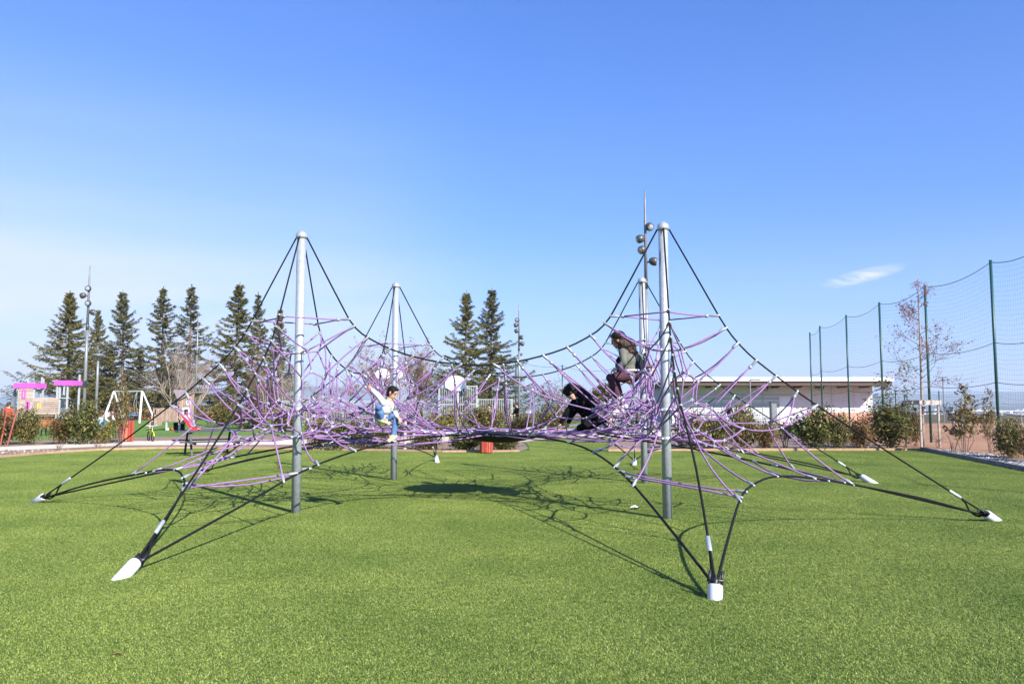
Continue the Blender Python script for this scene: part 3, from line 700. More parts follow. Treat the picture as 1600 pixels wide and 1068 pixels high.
# black cables
def smooth_pts(T, sub=4):
    out = []; n = len(T)
    for i in range(n - 1):
        p0, p1, p2, p3 = T[max(i - 1, 0)], T[i], T[i + 1], T[min(i + 2, n - 1)]
        for k in range(sub):
            t = k / sub
            out.append(0.5 * ((2 * p1) + (p2 - p0) * t + (2 * p0 - 5 * p1 + 4 * p2 - p3) * t * t + (3 * p1 - p0 - 3 * p2 + p3) * t ** 3))
    out.append(T[-1]); return out
RB = .0118
for sx in (-1, 1):
    for sy in (-1, 1):
        m = (sx * h0, sy * h0); ax3 = {}
        for nm, d, key in (('sx', (sx, 0), ('x', sx, sy)), ('sy', (0, sy), ('y', sx, sy))):
            hd = ANCH[key][0]
            T = [warp(m[0] + d[0] * r, m[1] + d[1] * r, z) for r, z in STAY[:-1]] + [hd]
            # keep the first knee crisp: linear interpolation above it
            P = T[:2] + smooth_pts(T[2:], 3)
            npart(MB().tube(P, RB, 8), 'stay_cable', M['black_rope'])
            # sleeve and loop near the anchor
            d2 = (T[-2] - hd).normalized(); s0 = hd + d2 * .46
            npart(MB().tube([s0 - d2 * .09, s0 - d2 * .08, s0 + d2 * .08, s0 + d2 * .09], [.016, .0215, .0215, .016], 10), 'cable_sleeve', M['cast'])
            dn = Vector((0, 0, -1))
            npart(MB().tube(smooth_pts([s0 - d2 * .09, hd + d2 * .30 + dn * .03, hd + d2 * .24 + dn * .10, hd + d2 * .12 + dn * .10, hd + d2 * .02 + dn * .02], 4), .013, 7), 'cable_loop', M['black_rope'])
for sy in (-1, 1):
    for ax in ('x', 'y'):
        def sw(u, v, z): return warp(u, v, z) if ax == 'y' else warp(v, u, z)
        a = [(-h0 + r, sy * h0, z) for r, z in CAT]; b = [(h0 - r, sy * h0, z) for r, z in CAT[:-1]][::-1]
        T = [sw(*p) for p in a + b]
        P = T[:2] + smooth_pts(T[2:-2], 3) + T[-2:]
        npart(MB().tube(P, RB * 1.05, 8), 'edge_cable', M['black_rope'])
        a = [(u, sy * v, z) for u, v, z in ARM]; b = [(-u, sy * v, z) for u, v, z in ARM[:-1]][::-1]
        T = [sw(*p) for p in a + b]
        k1 = ('y', 1, sy) if ax == 'y' else ('x', sy, 1); k2 = ('y', -1, sy) if ax == 'y' else ('x', sy, -1)
        T[0] = ANCH[k1][0] + Vector((0, 0, -.02)); T[-1] = ANCH[k2][0] + Vector((0, 0, -.02))
        npart(MB().tube(smooth_pts(T, 3), RB * 1.15, 8), 'edge_cable', M['black_rope'])
for sx in (-1, 1):
    for sy in (-1, 1):
        T = [warp(sx * u, sy * v, z) for u, v, z in CORNER]
        T[0] = ANCH[('y', sx, sy)][0] + Vector((0, 0, -.03)); T[-1] = ANCH[('x', sx, sy)][0] + Vector((0, 0, -.03))
        npart(MB().tube(smooth_pts(T, 3), RB * 1.15, 8), 'edge_cable', M['black_rope'])
# straining rope under the lowest ferrules: lilac tie from corner edge to arm edge in front of each mast
extra = []
for sx in (-1, 1):
    for sy in (-1, 1):
        for swp in (0, 1):
            def sw(u, v, z): return warp(sx * u, sy * v, z) if not swp else warp(sx * v, sy * u, z)
            extra.append((sw(3.22, 4.95, .59), sw(2.02, 4.2, .73))); extra.append((sw(3.33, 4.68, .62), sw(1.93, 3.92, .77)))
# ropes
ropes = [(PW[i], PW[j], k) for i, j, q, k in edges] + [(a, b, 'tie') for a, b in extra]
def rope_mesh(a, b, kind, mb=None, n=6, seg=4):
    d = b - a; l = d.length; rnd = random.Random(int(abs(a.x * 913 + a.y * 577 + b.z * 331 + b.x * 71) * 100))
    s = Vector((rnd.uniform(-1, 1), rnd.uniform(-1, 1), rnd.uniform(-1, 1))); s = s - d * (s.dot(d) / max(1e-9, d.length_squared))
    bow = s * (l * 0.045) + Vector((0, 0, -0.03 * l))
    if kind in ('stub', 'ring'): bow = bow * 0.15
    pts = [a + d * t + bow * (4 * t * (1 - t)) for t in [i / seg for i in range(seg + 1)]]
    return (mb or MB()).tube(pts, .0113 if kind != 'stub' else .0120, n)
def psize(a, b):
    c = (a + b) / 2 - cam.location; v = (b - a); t = c.normalized(); v = v - t * v.dot(t); return v.length / c.length
ropes = [r for r in ropes if (r[0] - r[1]).length > .02]
ropes.sort(key=lambda r: -psize(r[0], r[1]))
for a, b, k in ropes[:300]: npart(rope_mesh(a, b, k), 'rope', M['purple_rope'])
mb = MB()
for a, b, k in ropes[300:]: rope_mesh(a, b, k, mb)
tag(npart(mb, 'rope_net', M['purple_rope']), kind='stuff')
# ferrules, node clamps
f_me = MB().lathe([(.007, -.022), (.0165, -.014), (.019, .012), (.0205, .05), (.017, .088), (.0135, .105), (.011, .112)], 12).mesh('ferrule', M['ferrule'], True)
bl_me = MB().ball((0, 0, 0), (.026, .026, .034), 12, 8).mesh('rope_ball', M['ferrule'], True)
cmb = MB()
for a in range(4):
    r = Matrix.Rotation(a * pi / 2, 3, 'Z'); cmb.tube([r @ Vector((.008, 0, 0)), r @ Vector((.028, 0, .0))], [.0145, .0130], 8)
cmb.ball((0, 0, 0), (.018, .018, .016), 10, 6)
c_me = cmb.mesh('rope_connector', M['ferrule'], True)
def place(name, me, p, d, stuff=None):
    q = d.to_track_quat('Z', 'Y')
    mw = Matrix.Translation(p + NO) @ q.to_matrix().to_4x4()
    return link(name, me, NET, mw=mw)
seen = set(); sites = []
for a, b in ferr_sites:
    key = (a, b)
    if key in seen: continue
    seen.add(key); d = PW[b] - PW[a]
    if d.length > .03: sites.append((PW[a], d))
sites += [(a, b - a) for a, b in extra] + [(b, a - b) for a, b in extra]
sites.sort(key=lambda s: (s[0] - cam.location).length)
def joined(items, me, name, m):
    mb = MB(); V = [v.co.copy() for v in me.vertices]; Fc = [tuple(p.vertices) for p in me.polygons]
    for p, d in items:
        q = d.to_track_quat('Z', 'Y').to_matrix(); mb.add([p + q @ v for v in V], Fc)
    if items: tag(npart(mb, name, m), kind='stuff')
for p, d in sites[:300]: place('ferrule', f_me, p, d)
joined(sites[300:], f_me, 'far_ferrules', M['ferrule'])
inc = {}
for i, j, q, k in edges:
    inc.setdefault(i, []).append((j, k)); inc.setdefault(j, []).append((i, k))
conn = []; balls = []
for i in range(n_):
    if fixed[i] and i not in ring2 and i not in rim: continue
    nb = [PW[j] - PW[i] for j, k in inc.get(i, [])]
    if any(k == 'stub' for j, k in inc.get(i, [])):
        d = [PW[j] - PW[i] for j, k in inc[i] if k == 'stub'][0]; balls.append((PW[i], d)); continue
    nrm = Vector((0, 0, 0))
    for a in range(len(nb)): nrm += nb[a].cross(nb[(a + 1) % len(nb)])
    conn.append((PW[i], nrm if nrm.length > 1e-6 else Vector((0, 0, 1))))
conn.sort(key=lambda s: (s[0] - cam.location).length)
for p, d in conn[:300]: place('rope_connector', c_me, p, d)
joined(conn[300:], c_me, 'far_connectors', M['ferrule'])
for p, d in balls: place('rope_ball', bl_me, p, d)
# the rubber sheet in the middle, with its eyelets
mb = MB(); vs = []; nr = 6
for i in range(nr + 1):
    r = .835 * i / nr
    for j in range(48):
        a = 2 * pi * j / 48; sc = 1 - (0.035 * (0.5 - 0.5 * cos(24 * a)) if i == nr else 0)
        w = warp(r * sc * cos(a), r * sc * sin(a), 1.10 - .15 * (1 - (i / nr) ** 2)); vs.append(w)
k = len(vs); vs += [v - Vector((0, 0, .012)) for v in vs]
fs = []
for i in range(nr):
    for j in range(48):
        a, b, c, d = i * 48 + j, i * 48 + (j + 1) % 48, (i + 1) * 48 + (j + 1) % 48, (i + 1) * 48 + j
        fs += [(a, d, c, b), (a + k, b + k, c + k, d + k)]
for j in range(48): fs.append((nr * 48 + j, nr * 48 + j + k, nr * 48 + (j + 1) % 48 + k, nr * 48 + (j + 1) % 48))
mb.add(vs, fs); mem = npart(mb, 'rubber_sheet', M['rubber'])
for i in rim:
    npart(MB().ball(PW[i], (.032, .032, .024), 10, 6), 'eyelet', M['ferrule'], parent=mem)
# ================================================================== vegetation
def tuft_tri(mb, c, d, l, w, rnd):
    u = d.cross(Vector((rnd.uniform(-1, 1), rnd.uniform(-1, 1), rnd.uniform(-1, 1))))
    if u.length < 1e-4: return
    u = u.normalized() * w
    mb.add([c - u, c + u, c + d * l], [(0, 1, 2)])
def conifer_meshes(seed, H=15.0, R=3.6, low=0.06, dens=1.0, gap=0.0, needles='conifer'):
    rnd = random.Random(seed); cr = MB(); br = MB(); tr = MB()
    lean = Vector((rnd.uniform(-.3, .3), rnd.uniform(-.3, .3), 0))
    def ax(z): return lean * (z / H) ** 2 + Vector((0, 0, z))
    tr.tube([ax(H * t) for t in (0, .03, .1, .3, .6, .85, 1)], [.30, .24, .21, .17, .10, .045, .01], 8)
    nbr = int(190 * dens)
    for k in range(nbr):
        f = low + (1 - low - .015) * ((k + rnd.random()) / nbr) ** .92; z = H * f
        if rnd.random() < gap: continue
        a = k * 2.39996 + rnd.uniform(-.9, .9)
        lump = 1 + .55 * mnoise.noise(Vector((cos(a) * 1.1, sin(a) * 1.1, z * .33 + seed * 7.3)))
        Lb = R * (1 - f) ** 1.0 * (.70 + .38 * min(1, (1 - f) * 1.7)) * (1 + .22 * max(0, 1 - f / .35)) * rnd.choice((.4, .65, .85, 1.0, 1.0, 1.2, 1.38)) * rnd.uniform(.85, 1.12) * lump + .18
        dr = rnd.uniform(-.38, .10) + (.55 * max(0, f - .5) / .5)
        o = Vector((cos(a), sin(a), 0)); p0 = ax(z)
        pts = [p0 + o * (Lb * t) + Vector((0, 0, Lb * (dr * t + .20 * t * t - .10 * sin(pi * t)))) for t in (0, .25, .5, .75, 1)]
        br.tube(pts, [.03 + .008 * Lb, .026, .018, .012, .005], 3, False)
        side = Vector((-sin(a), cos(a), 0))
        ns = int(7 + Lb * 10.5)
        for q in range(ns):
            t = (q + rnd.random()) / ns
            if t < .22 and f < .7 and rnd.random() < .8: continue
            i = min(3, int(t * 4)); c = pts[i].lerp(pts[i + 1], t * 4 - i)
            sp = (.18 + .16 * Lb * (1 - .6 * t)) * rnd.uniform(.5, 1.15)
            d = (o * rnd.uniform(.5, 1.1) + side * rnd.choice((-1, 1)) * rnd.uniform(.2, 1.0) + Vector((0, 0, rnd.uniform(-.55, .12)))).normalized()
            n6 = 7
            for w in range(n6):
                cc = c + d * (sp * w / n6) + Vector((rnd.gauss(0, .02), rnd.gauss(0, .02), rnd.gauss(0, .025)))
                dd = (d + Vector((rnd.uniform(-.8, .8), rnd.uniform(-.8, .8), rnd.uniform(-1.0, .35)))).normalized()
                tuft_tri(cr, cc, dd, rnd.uniform(.14, .32), rnd.uniform(.022, .05), rnd)
    for k in range(26): tuft_tri(cr, ax(H * rnd.uniform(.95, 1.0)), Vector((rnd.uniform(-.6, .6), rnd.uniform(-.6, .6), 1)).normalized(), .3, .03, rnd)
    return tr.mesh('conifer_trunk', M['bark'], True), br.mesh('conifer_branches', M['bark']), cr.mesh('conifer_crown', M[needles])
CON = [conifer_meshes(1, 15, 5.6, .03, 1.25, .0, 'conifer'), conifer_meshes(2, 15, 4.6, .05, 1.0, .05, 'conifer2'), conifer_meshes(3, 15, 4.2, .08, .85, .10, 'conifer2'), conifer_meshes(4, 15, 4.8, .05, 1.05, .03, 'conifer'), conifer_meshes(5, 15, 3.9, .06, .8, .12, 'conifer2'), conifer_meshes(6, 15, 5.0, .04, .95, .06, 'conifer')]#]
def conifer(px, Y, top, v, label, rz=0.0, wide=1.0):
    base = Vector((gx(px, Y), Y, -.1)); Ht = at(px, top, Y).z + .1
    t = thing('conifer_tree', label, 'tree', base, rz, 'tall conifers behind the playground')
    s = Ht / 15; t.scale = (s * wide, s * wide, s)
    tr, br, cr = CON[v]
    a = link('trunk', tr, t); link('branches', br, a); link('crown', cr, t)
    return t
conifer(104, 92, 455, 0, 'broad olive conifer behind the pink-topped play castle, leftmost of the tall conifers', .3, 1.05)
conifer(147, 104, 483, 1, 'narrow conifer half hidden behind the left floodlight mast', 1.2, .8)
conifer(190, 96, 455, 1, 'conifer with a bare lower trunk just right of the disc-topped lamp post', 2.4, 1.05)
conifer(216, 100, 545, 3, 'short bushy conifer standing low above the white swing frame', 4.0, 1.1)
conifer(172, 101, 548, 1, 'low bushy conifer filling the gap behind the disc-topped lamp post', 2.9, 1.3)
conifer(268, 103, 556, 3, 'low bushy conifer behind the pale bare tree by the playhouse', 5.3, 1.3)
conifer(251, 94, 449, 2, 'thin-topped conifer above the pale bare tree by the playhouse', .9, 1.05)
conifer(294, 96, 446, 4, 'thin-topped conifer just left of the slender mast without lamps', 3.7, 1.1)
conifer(366, 95, 443, 5, 'tallest-looking conifer seen left of the front left net mast', 5.0, 1.15)
conifer(401, 99, 458, 4, 'conifer close behind the left stay rope of the net', 2.0, .9)
conifer(433, 97, 482, 3, 'shorter conifer right beside the front left net mast', 1.4, .8)
conifer(727, 66, 455, 5, 'full dark conifer rising behind the basketball backboard', .5, 1.0)
conifer(766, 70, 452, 1, 'tall conifer right of the backboard, beside its twin', 4.4, 1.05)

def bare_tree_meshes(seed, H, spread, trunk_r, levels=5, mat_b='bark_pale', mat_t='twig', up=.55, forks=1, kids=3, leafm=None, leaves=0, leaf_side=None, lead=False):
    rnd = random.Random(seed); tk = MB(); tw = MB(); lf = MB(); tips = []
    def grow(p, d, l, r, lv):
        n = 4 if lv < 3 else 3; pts = [p]; rs = [r]; dd = d.copy()
        for i in range(n):
            dd = (dd + Vector((rnd.gauss(0, .16), rnd.gauss(0, .16), rnd.gauss(0.03, .12)))).normalized()
            pts.append(pts[-1] + dd * l / n); rs.append(r * (1 - .55 * (i + 1) / n))
        (tk if lv <= 1 else tw).tube(pts, rs, 6 if lv < 2 else 3, lv < 2)
        if lv >= 2: tips.append((pts[-1], dd)); tips.append((pts[len(pts) // 2], dd))
        if lv >= levels: return
        for k in range(kids + (1 if lv < 3 else 0)):
            t = rnd.uniform(.3, 1.0); i = min(n - 1, int(t * n)); q = pts[i].lerp(pts[i + 1], t * n - i)
            a = rnd.uniform(0, 2 * pi); o = dd.orthogonal().normalized(); o = Matrix.Rotation(a, 3, dd) @ o
            nd_ = (dd * rnd.uniform(.5, 1.0) + o * rnd.uniform(.5, .95) + Vector((0, 0, up * .35))).normalized()
            grow(q, nd_, l * rnd.uniform(.5, .75), max(.006, rs[i] * .55), lv + 1)
        if lv < levels: grow(pts[-1], (dd + Vector((rnd.gauss(0, .15), rnd.gauss(0, .15), .1))).normalized(), l * .7, max(.006, rs[-1]), lv + 1)
    if lead:
        pts = [Vector((0.03 * sin(z * 2), .03 * cos(z * 1.7), z * H)) for z in (0, .15, .3, .5, .7, .85, 1)]
        tk.tube(pts, [trunk_r * (1 - .85 * z) for z in (0, .15, .3, .5, .7, .85, 1)], 7)
        for k in range(34):
            z = H * (.33 + .62 * k / 34); a = rnd.uniform(0, 2 * pi); f = (z / H - .33) / .62
            ll = spread * (1 - .75 * f) * rnd.uniform(.55, 1.0)
            grow(Vector((0, 0, z)), Vector((cos(a), sin(a), .3 + .6 * f)).normalized(), ll * .55, .013, 3)
    else:
        for f_ in range(forks):
            a = rnd.uniform(0, 6.28); d = Vector((cos(a) * .35 * (forks > 1), sin(a) * .35 * (forks > 1), 1)).normalized()
            grow(Vector((cos(a) * .1 * (forks > 1), sin(a) * .1 * (forks > 1), 0)), d, H * .36, trunk_r, 0)
    if leaves:
        for k in range(leaves):
            p, d = rnd.choice(tips)
            if leaf_side and (Vector(leaf_side).dot(p - Vector((0, 0, p.z))) < .2 and rnd.random() < .93): continue
            for _ in range(rnd.randint(1, 5)):
                c = p + Vector((rnd.gauss(0, .06), rnd.gauss(0, .06), rnd.gauss(-.03, .06))); s = rnd.uniform(.035, .075) * (1 if H < 8 else 2.2)
                u = Vector((rnd.uniform(-1, 1), rnd.uniform(-1, 1), rnd.uniform(-1, .3))).normalized() * s; v = u.orthogonal().normalized() * s * .55
                lf.add([c, c + u * .5 + v, c + u, c + u * .5 - v], [(0, 1, 2, 3)])
    return (tk.mesh('bare_trunk', M[mat_b], True), tw.mesh('bare_twigs', M[mat_t]), lf.mesh('withered_leaves', M[leafm]) if leafm else None)
BARE = [bare_tree_meshes(21, 9, 3, .14, 4, 'bark_pale', 'bark_pale', .5, 3, 3), bare_tree_meshes(22, 9, 3, .12, 4, 'bark_pale', 'twig', .9, 2, 3),
        bare_tree_meshes(23, 9, 3, .14, 5, 'bark', 'twig', .7, 2, 3, 'leaf_tan', 800)]
def bare(px, Y, Ht, v, label, rz=0, wide=1.0):
    t = thing('bare_tree', label, 'tree', (gx(px, Y), Y, -.1), rz, 'leafless trees behind the playground'); s = Ht / 9; t.scale = (s * wide, s * wide, s)
    tk, tw, lf = BARE[v]; a = link('trunk', tk, t); link('twigs', tw, a)
    if lf: link('withered_leaves', lf, t)
bare(262, 84, 9.6, 0, 'pale leafless tree with spreading limbs left of the playhouse', .4, 1.1)
bare(296, 88, 12.0, 1, 'upright leafless tree with reddish twigs right behind the playhouse', 2.0, .8)
bare(415, 86, 9.2, 1, 'tall upright bare tree close left of the front left mast', 4.1, .75)
bare(443, 84, 7.8, 0, 'pale bare tree seen through the ropes at the front left mast', 1.1, .8)
bare(508, 80, 5.8, 1, 'small bare tree between the two left net masts', 3.0, .9)
bare(578, 72, 8.8, 2, 'bare tree with a few tan leaves just left of the rear left mast', .3, .9)
bare(652, 74, 8.6, 2, 'tree with withered orange-tan leaves right of the rear left mast', 2.2, 1.0)
bare(795, 72, 7.2, 1, 'grey leafless tree in front of the twin conifers, left of the five-lamp mast', 5.2, .9)
bare(330, 110, 4.0, 1, 'low bare tree seen far behind the second picnic table', .9, 1.2)

# staked sapling at the right
sx0, sy0 = gx(1441, 29.4), 29.4
SAP = bare_tree_meshes(31, 6.3, 2.2, .065, 5, 'bark_pale', 'twig', .4, 1, 2, 'leaf_brown', 520, None, True)
t = thing('staked_sapling', 'young tree with brown withered leaves growing inside a wooden stake frame', 'tree', (sx0, sy0, 0))
a = link('trunk', SAP[0], t); link('twigs', SAP[1], a); link('withered_leaves', SAP[2], t)
t = thing('tree_stakes', 'grey wooden tree stakes joined by top planks around the withered sapling', 'tree stake', (sx0, sy0, 0))
sp = [(-.47, .35), (-.30, -.42), (.50, -.18)]
for x, y in sp: MB().tube([(x, y, -.1), (x, y, 1.72)], .045, 8).build('stake', M['wood_grey'], t)
for i, j in ((0, 1), (1, 2), (2, 0)):
    p, q = Vector((*sp[i], 1.66)), Vector((*sp[j], 1.66)); d = (q - p).normalized(); o = Vector((d.y, -d.x, 0)) * (.06 if (i, j) != (2, 0) else -.06)
    MB().bar(p - d * .08 + o, q + d * .08 + o, .03, .17).build('plank', M['wood_grey'], t)
MB().tube([(-.30, -.42, 1.35), (0, -.05, 1.28), (.5, -.18, 1.35)], .018, 5).build('tie_strap', M['tyre'], t)

# shrubs
def shrub_meshes(seed, leafm, n=1500, r=.62, H=1.35, stems=7, size=.05, sparse=0.0, accent=None, na=0, twigs=0):
    rnd = random.Random(seed); st = MB(); lf = MB(); ac = MB(); lines = []
    for k in range(stems):
        a = 2 * pi * k / stems + rnd.uniform(-.4, .4); e = r * rnd.uniform(.35, 1.0); hh = H * rnd.uniform(.6, 1.1)
        pts = [Vector((cos(a) * .05, sin(a) * .05, -.03))] + [Vector((cos(a) * e * t ** .8 + rnd.gauss(0, .03), sin(a) * e * t ** .8 + rnd.gauss(0, .03), hh * t)) for t in (.35, .7, 1)]
        st.tube(pts, [.014, .011, .008, .004], 4, False); lines.append(pts)
        for _ in range(3):
            i = rnd.randint(1, 2); p = pts[i]; d = Vector((rnd.uniform(-1, 1), rnd.uniform(-1, 1), rnd.uniform(.2, 1))).normalized() * H * rnd.uniform(.2, .38)
            q = [p, p + d * .5 + Vector((0, 0, .02)), p + d]; st.tube(q, [.007, .005, .003], 3, False); lines.append(q)
    for k in range(twigs):
        pts = rnd.choice(lines[::4]); p = pts[-1]; d = Vector((rnd.uniform(-.4, .4), rnd.uniform(-.4, .4), 1)).normalized() * H * rnd.uniform(.15, .4)
        st.tube([p, p + d], [.005, .002], 3, False); lines.append([p, p + d * .6, p + d])
    for k in range(n + na):
        if sparse < .3 and rnd.random() < .62:
            d_ = Vector((rnd.gauss(0, 1), rnd.gauss(0, 1), rnd.gauss(0, 1))).normalized(); nz_ = .86 + .42 * mnoise.noise(d_ * 1.9 + Vector((seed * 3.1, 0, 0))); rr_ = nz_ * rnd.uniform(.35, 1.0) ** .45
            c = Vector((d_.x * r * 1.05 * rr_, d_.y * r * 1.05 * rr_, H * .46 + d_.z * H * .48 * rr_))
            ln = [c, c]
        else: ln = rnd.choice(lines)
        t = rnd.uniform(.25 if sparse < .5 else .45, 1.0) * (len(ln) - 1); i = min(len(ln) - 2, int(t)); p = ln[i].lerp(ln[i + 1], t - i)
        sg = .11 if sparse < .3 else .06
        c = p + Vector((rnd.gauss(0, sg), rnd.gauss(0, sg), rnd.gauss(0, sg * .9)))
        if c.z < .03: continue
        s = size * rnd.uniform(.6, 1.3)
        u = Vector((rnd.uniform(-1, 1), rnd.uniform(-1, 1), rnd.uniform(-.4, .9))).normalized() * s
        v = u.cross(Vector((rnd.uniform(-.6, .6), rnd.uniform(-.6, .6), 1))); v = (v.normalized() if v.length > 1e-5 else u.orthogonal().normalized()) * s * .42
        w = u.cross(v).normalized() * s * .12
        (lf if k < n else ac).add([c - u, c + v - w, c + u, c - v - w], [(0, 1, 2), (0, 2, 3)])
    return st.mesh('shrub_stems', M['twig']), lf.mesh('shrub_foliage', M[leafm]), (ac.mesh('shrub_accent', M[accent]) if accent else None)
SHR = {'green': shrub_meshes(1, 'leaf_green', 3600, .62, 1.4, 9, .062), 'green2': shrub_meshes(2, 'leaf_green', 2900, .7, 1.2, 9, .06, accent='leaf_bronze', na=800),
       'bronze': shrub_meshes(3, 'leaf_bronze', 1300, .45, 1.2, 7, .058, .25, accent='leaf_olive', na=600), 'olive': shrub_meshes(4, 'leaf_olive', 2600, .62, 1.3, 8, .06, .2, accent='leaf_bronze', na=600),
       'sparse': shrub_meshes(5, 'leaf_olive', 800, .42, 1.5, 7, .058, .5, accent='leaf_bronze', na=350, twigs=6), 'low': shrub_meshes(6, 'leaf_olive', 1800, .65, .85, 8, .055, .2, accent='leaf_yellow', na=420),
       'twiggy': shrub_meshes(7, 'leaf_olive', 2400, .72, 1.5, 12, .05, .28, accent='leaf_green', na=1300, twigs=40), 'scarlet': shrub_meshes(8, 'leaf_bronze', 420, .35, 1.3, 5, .05, .5, accent='leaf_red', na=260),
       'dry': shrub_meshes(9, 'leaf_bronze', 60, .45, .7, 7, .035, .6, twigs=10), 'tall': shrub_meshes(10, 'leaf_green', 3600, .58, 1.9, 11, .06, .22, accent='leaf_olive', na=900, twigs=16)}
SH = {'green': 1.4, 'green2': 1.2, 'bronze': 1.2, 'olive': 1.3, 'sparse': 1.5, 'low': .85, 'twiggy': 1.6, 'scarlet': 1.3, 'dry': .75, 'tall': 2.0}
SW = {'green': 1.25, 'green2': 1.4, 'bronze': .92, 'olive': 1.25, 'sparse': .85, 'low': 1.3, 'twiggy': 1.5, 'scarlet': .7, 'dry': .9, 'tall': 1.2}
def shrub(px0, px1, top, base, kind, label, Y=None):
    px = (px0 + px1) / 2; Y = Y or flat(px, base).y; z1 = at(px, top, Y).z; w = (px1 - px0) / F_PX * Y
    t = thing('shrub', label, 'shrub', (gx(px, Y), Y, 0), random.uniform(0, 6.28), 'shrubs planted round the playground')
    t.scale = (w / SW[kind], w / SW[kind], z1 / SH[kind])
    st, lf, ac = SHR[kind]; link('stems', st, t); link('foliage', lf, t)
    if ac: link('accent_leaves', ac, t)
shrub(-30, 28, 640, 695, 'bronze', 'red-tinged shrub at the left edge of the photo, beside the red-brown stakes')
shrub(24, 64, 634, 694, 'green2', 'bushy green and bronze shrub left of the orange bench')
shrub(80, 116, 645, 694, 'bronze', 'thin bronze-leaved shrub in front of the orange bench')
shrub(104, 156, 628, 694, 'green', 'large glossy green shrub at the foot of the left floodlight mast')
shrub(142, 182, 662, 693, 'low', 'low yellow-green shrub below the person in white')
shrub(174, 206, 616, 693, 'sparse', 'tall sparse shrub growing in front of the red slatted bin')
shrub(84, 106, 690, 703, 'dry', 'small dry twigs in the bark bed below the orange bench')
shrub(142, 172, 684, 703, 'dry', 'dry leafless twigs in the bark bed below the yellow-green shrub')
shrub(176, 200, 687, 703, 'dry', 'dry leafless twigs in the bark bed below the red slatted bin')
shrub(328, 366, 628, 660, 'olive', 'round dark olive bush behind the grey picnic table, left one of a pair', 55)
shrub(362, 420, 636, 662, 'green2', 'wide bush behind the grey picnic table, right one of a pair', 52)
shrub(425, 470, 640, 668, 'olive', 'olive bush on the far lawn behind the front left mast', 46)
shrub(478, 512, 648, 703, 'olive', 'olive bush in the bed just right of the front left mast')
shrub(504, 548, 655, 703.5, 'green', 'dark green bush in the bed, second right of the front left mast')
shrub(540, 586, 650, 703.5, 'green2', 'green bush with bronze tips in the bed, third right of the front left mast')
shrub(572, 608, 660, 703.5, 'green', 'dense green bush in the bed below the seated boy')
shrub(626, 668, 640, 703, 'sparse', 'sparse bronze shrub between two pale stakes right of the rear left mast')
shrub(644, 690, 672, 704, 'olive', 'low olive shrub right of the two pale stakes')
shrub(700, 758, 672, 705, 'green', 'dark green shrub just left of the red slatted bin under the net')
shrub(764, 812, 674, 704.5, 'green2', 'dark green shrub just right of the red slatted bin under the net')
shrub(724, 792, 634, 672, 'olive', 'yellowish hedge bush behind the middle of the net', 40)
shrub(790, 838, 648, 672, 'olive', 'low olive bush behind the rubber sheet of the net', 39)
shrub(828, 900, 618, 674, 'twiggy', 'big twiggy olive bush behind the crouching child in black', 37)
shrub(660, 726, 642, 674, 'low', 'low olive hedge bush below the basketball backboard', 39)
shrub(1050, 1110, 640, 702, 'olive', 'olive shrub just right of the front right mast')
shrub(1098, 1140, 642, 702, 'green2', 'bronze-tipped shrub in the bed, second right of the front right mast')
shrub(1136, 1182, 630, 702, 'olive', 'tall olive shrub in front of the white shuttered wall')
shrub(1176, 1214, 655, 702.5, 'bronze', 'bronze shrub left of the grey cabinet')
shrub(1210, 1242, 652, 701, 'scarlet', 'shrub with scarlet leaves right of the grey cabinet')
shrub(1238, 1300, 636, 702.5, 'green', 'large dark green shrub in front of the right end of the long white building')
shrub(1290, 1328, 640, 702.5, 'green2', 'green and bronze shrub in front of the salmon wall')
shrub(1322, 1362, 648, 702, 'bronze', 'bronze shrub at the salmon corner of the long building')
shrub(1354, 1424, 622, 701, 'tall', 'tall dense green shrub left of the wooden tree stakes')
shrub(1418, 1438, 636, 698, 'bronze', 'reddish shrub growing between the wooden tree stakes')
shrub(1450, 1478, 672, 700, 'dry', 'dry reddish twigs right of the wooden tree stakes')
shrub(1478, 1532, 628, 708, 'sparse', 'airy shrub with a few yellow leaves on the gravel strip')
shrub(1474, 1500, 684, 707, 'dry', 'low brown twigs at the foot of the airy gravel-strip shrub')
shrub(1532, 1556, 632, 708, 'sparse', 'thin dark shrub on the gravel strip beside the nearest tall green post')
shrub(1552, 1600, 650, 716, 'green2', 'dark green and red shrub at the right edge on the gravel strip')
shrub(1592, 1634, 660, 722, 'bronze', 'bronze shrub cut by the right edge of the photo')
# small round evergreen far behind
t = thing('round_tree', 'dark rounded evergreen behind the woman in the grey-green jacket', 'tree', (gx(945, 75), 75, -.1))
MB().tube([(0, 0, 0), (.05, 0, 1.0), (0, .05, 2.6)], [.16, .13, .06], 8).build('trunk', M['bark'], t)
rt = random.Random(5); mb = MB()
for k in range(3800):
    u = Vector((rt.gauss(0, 1), rt.gauss(0, 1), rt.gauss(0, 1))).normalized() * (rt.random() ** .4)
    nz = 1 + .45 * mnoise.noise(u * 2.2); c = Vector((u.x * 1.35 * nz, u.y * 1.35 * nz, 2.35 + u.z * 1.35 * nz))
    tuft_tri(mb, c, Vector((rt.uniform(-1, 1), rt.uniform(-1, 1), rt.uniform(-.6, .8))).normalized(), rt.uniform(.14, .3), rt.uniform(.05, .09), rt)
mb.build('crown', M['conifer2'], t)
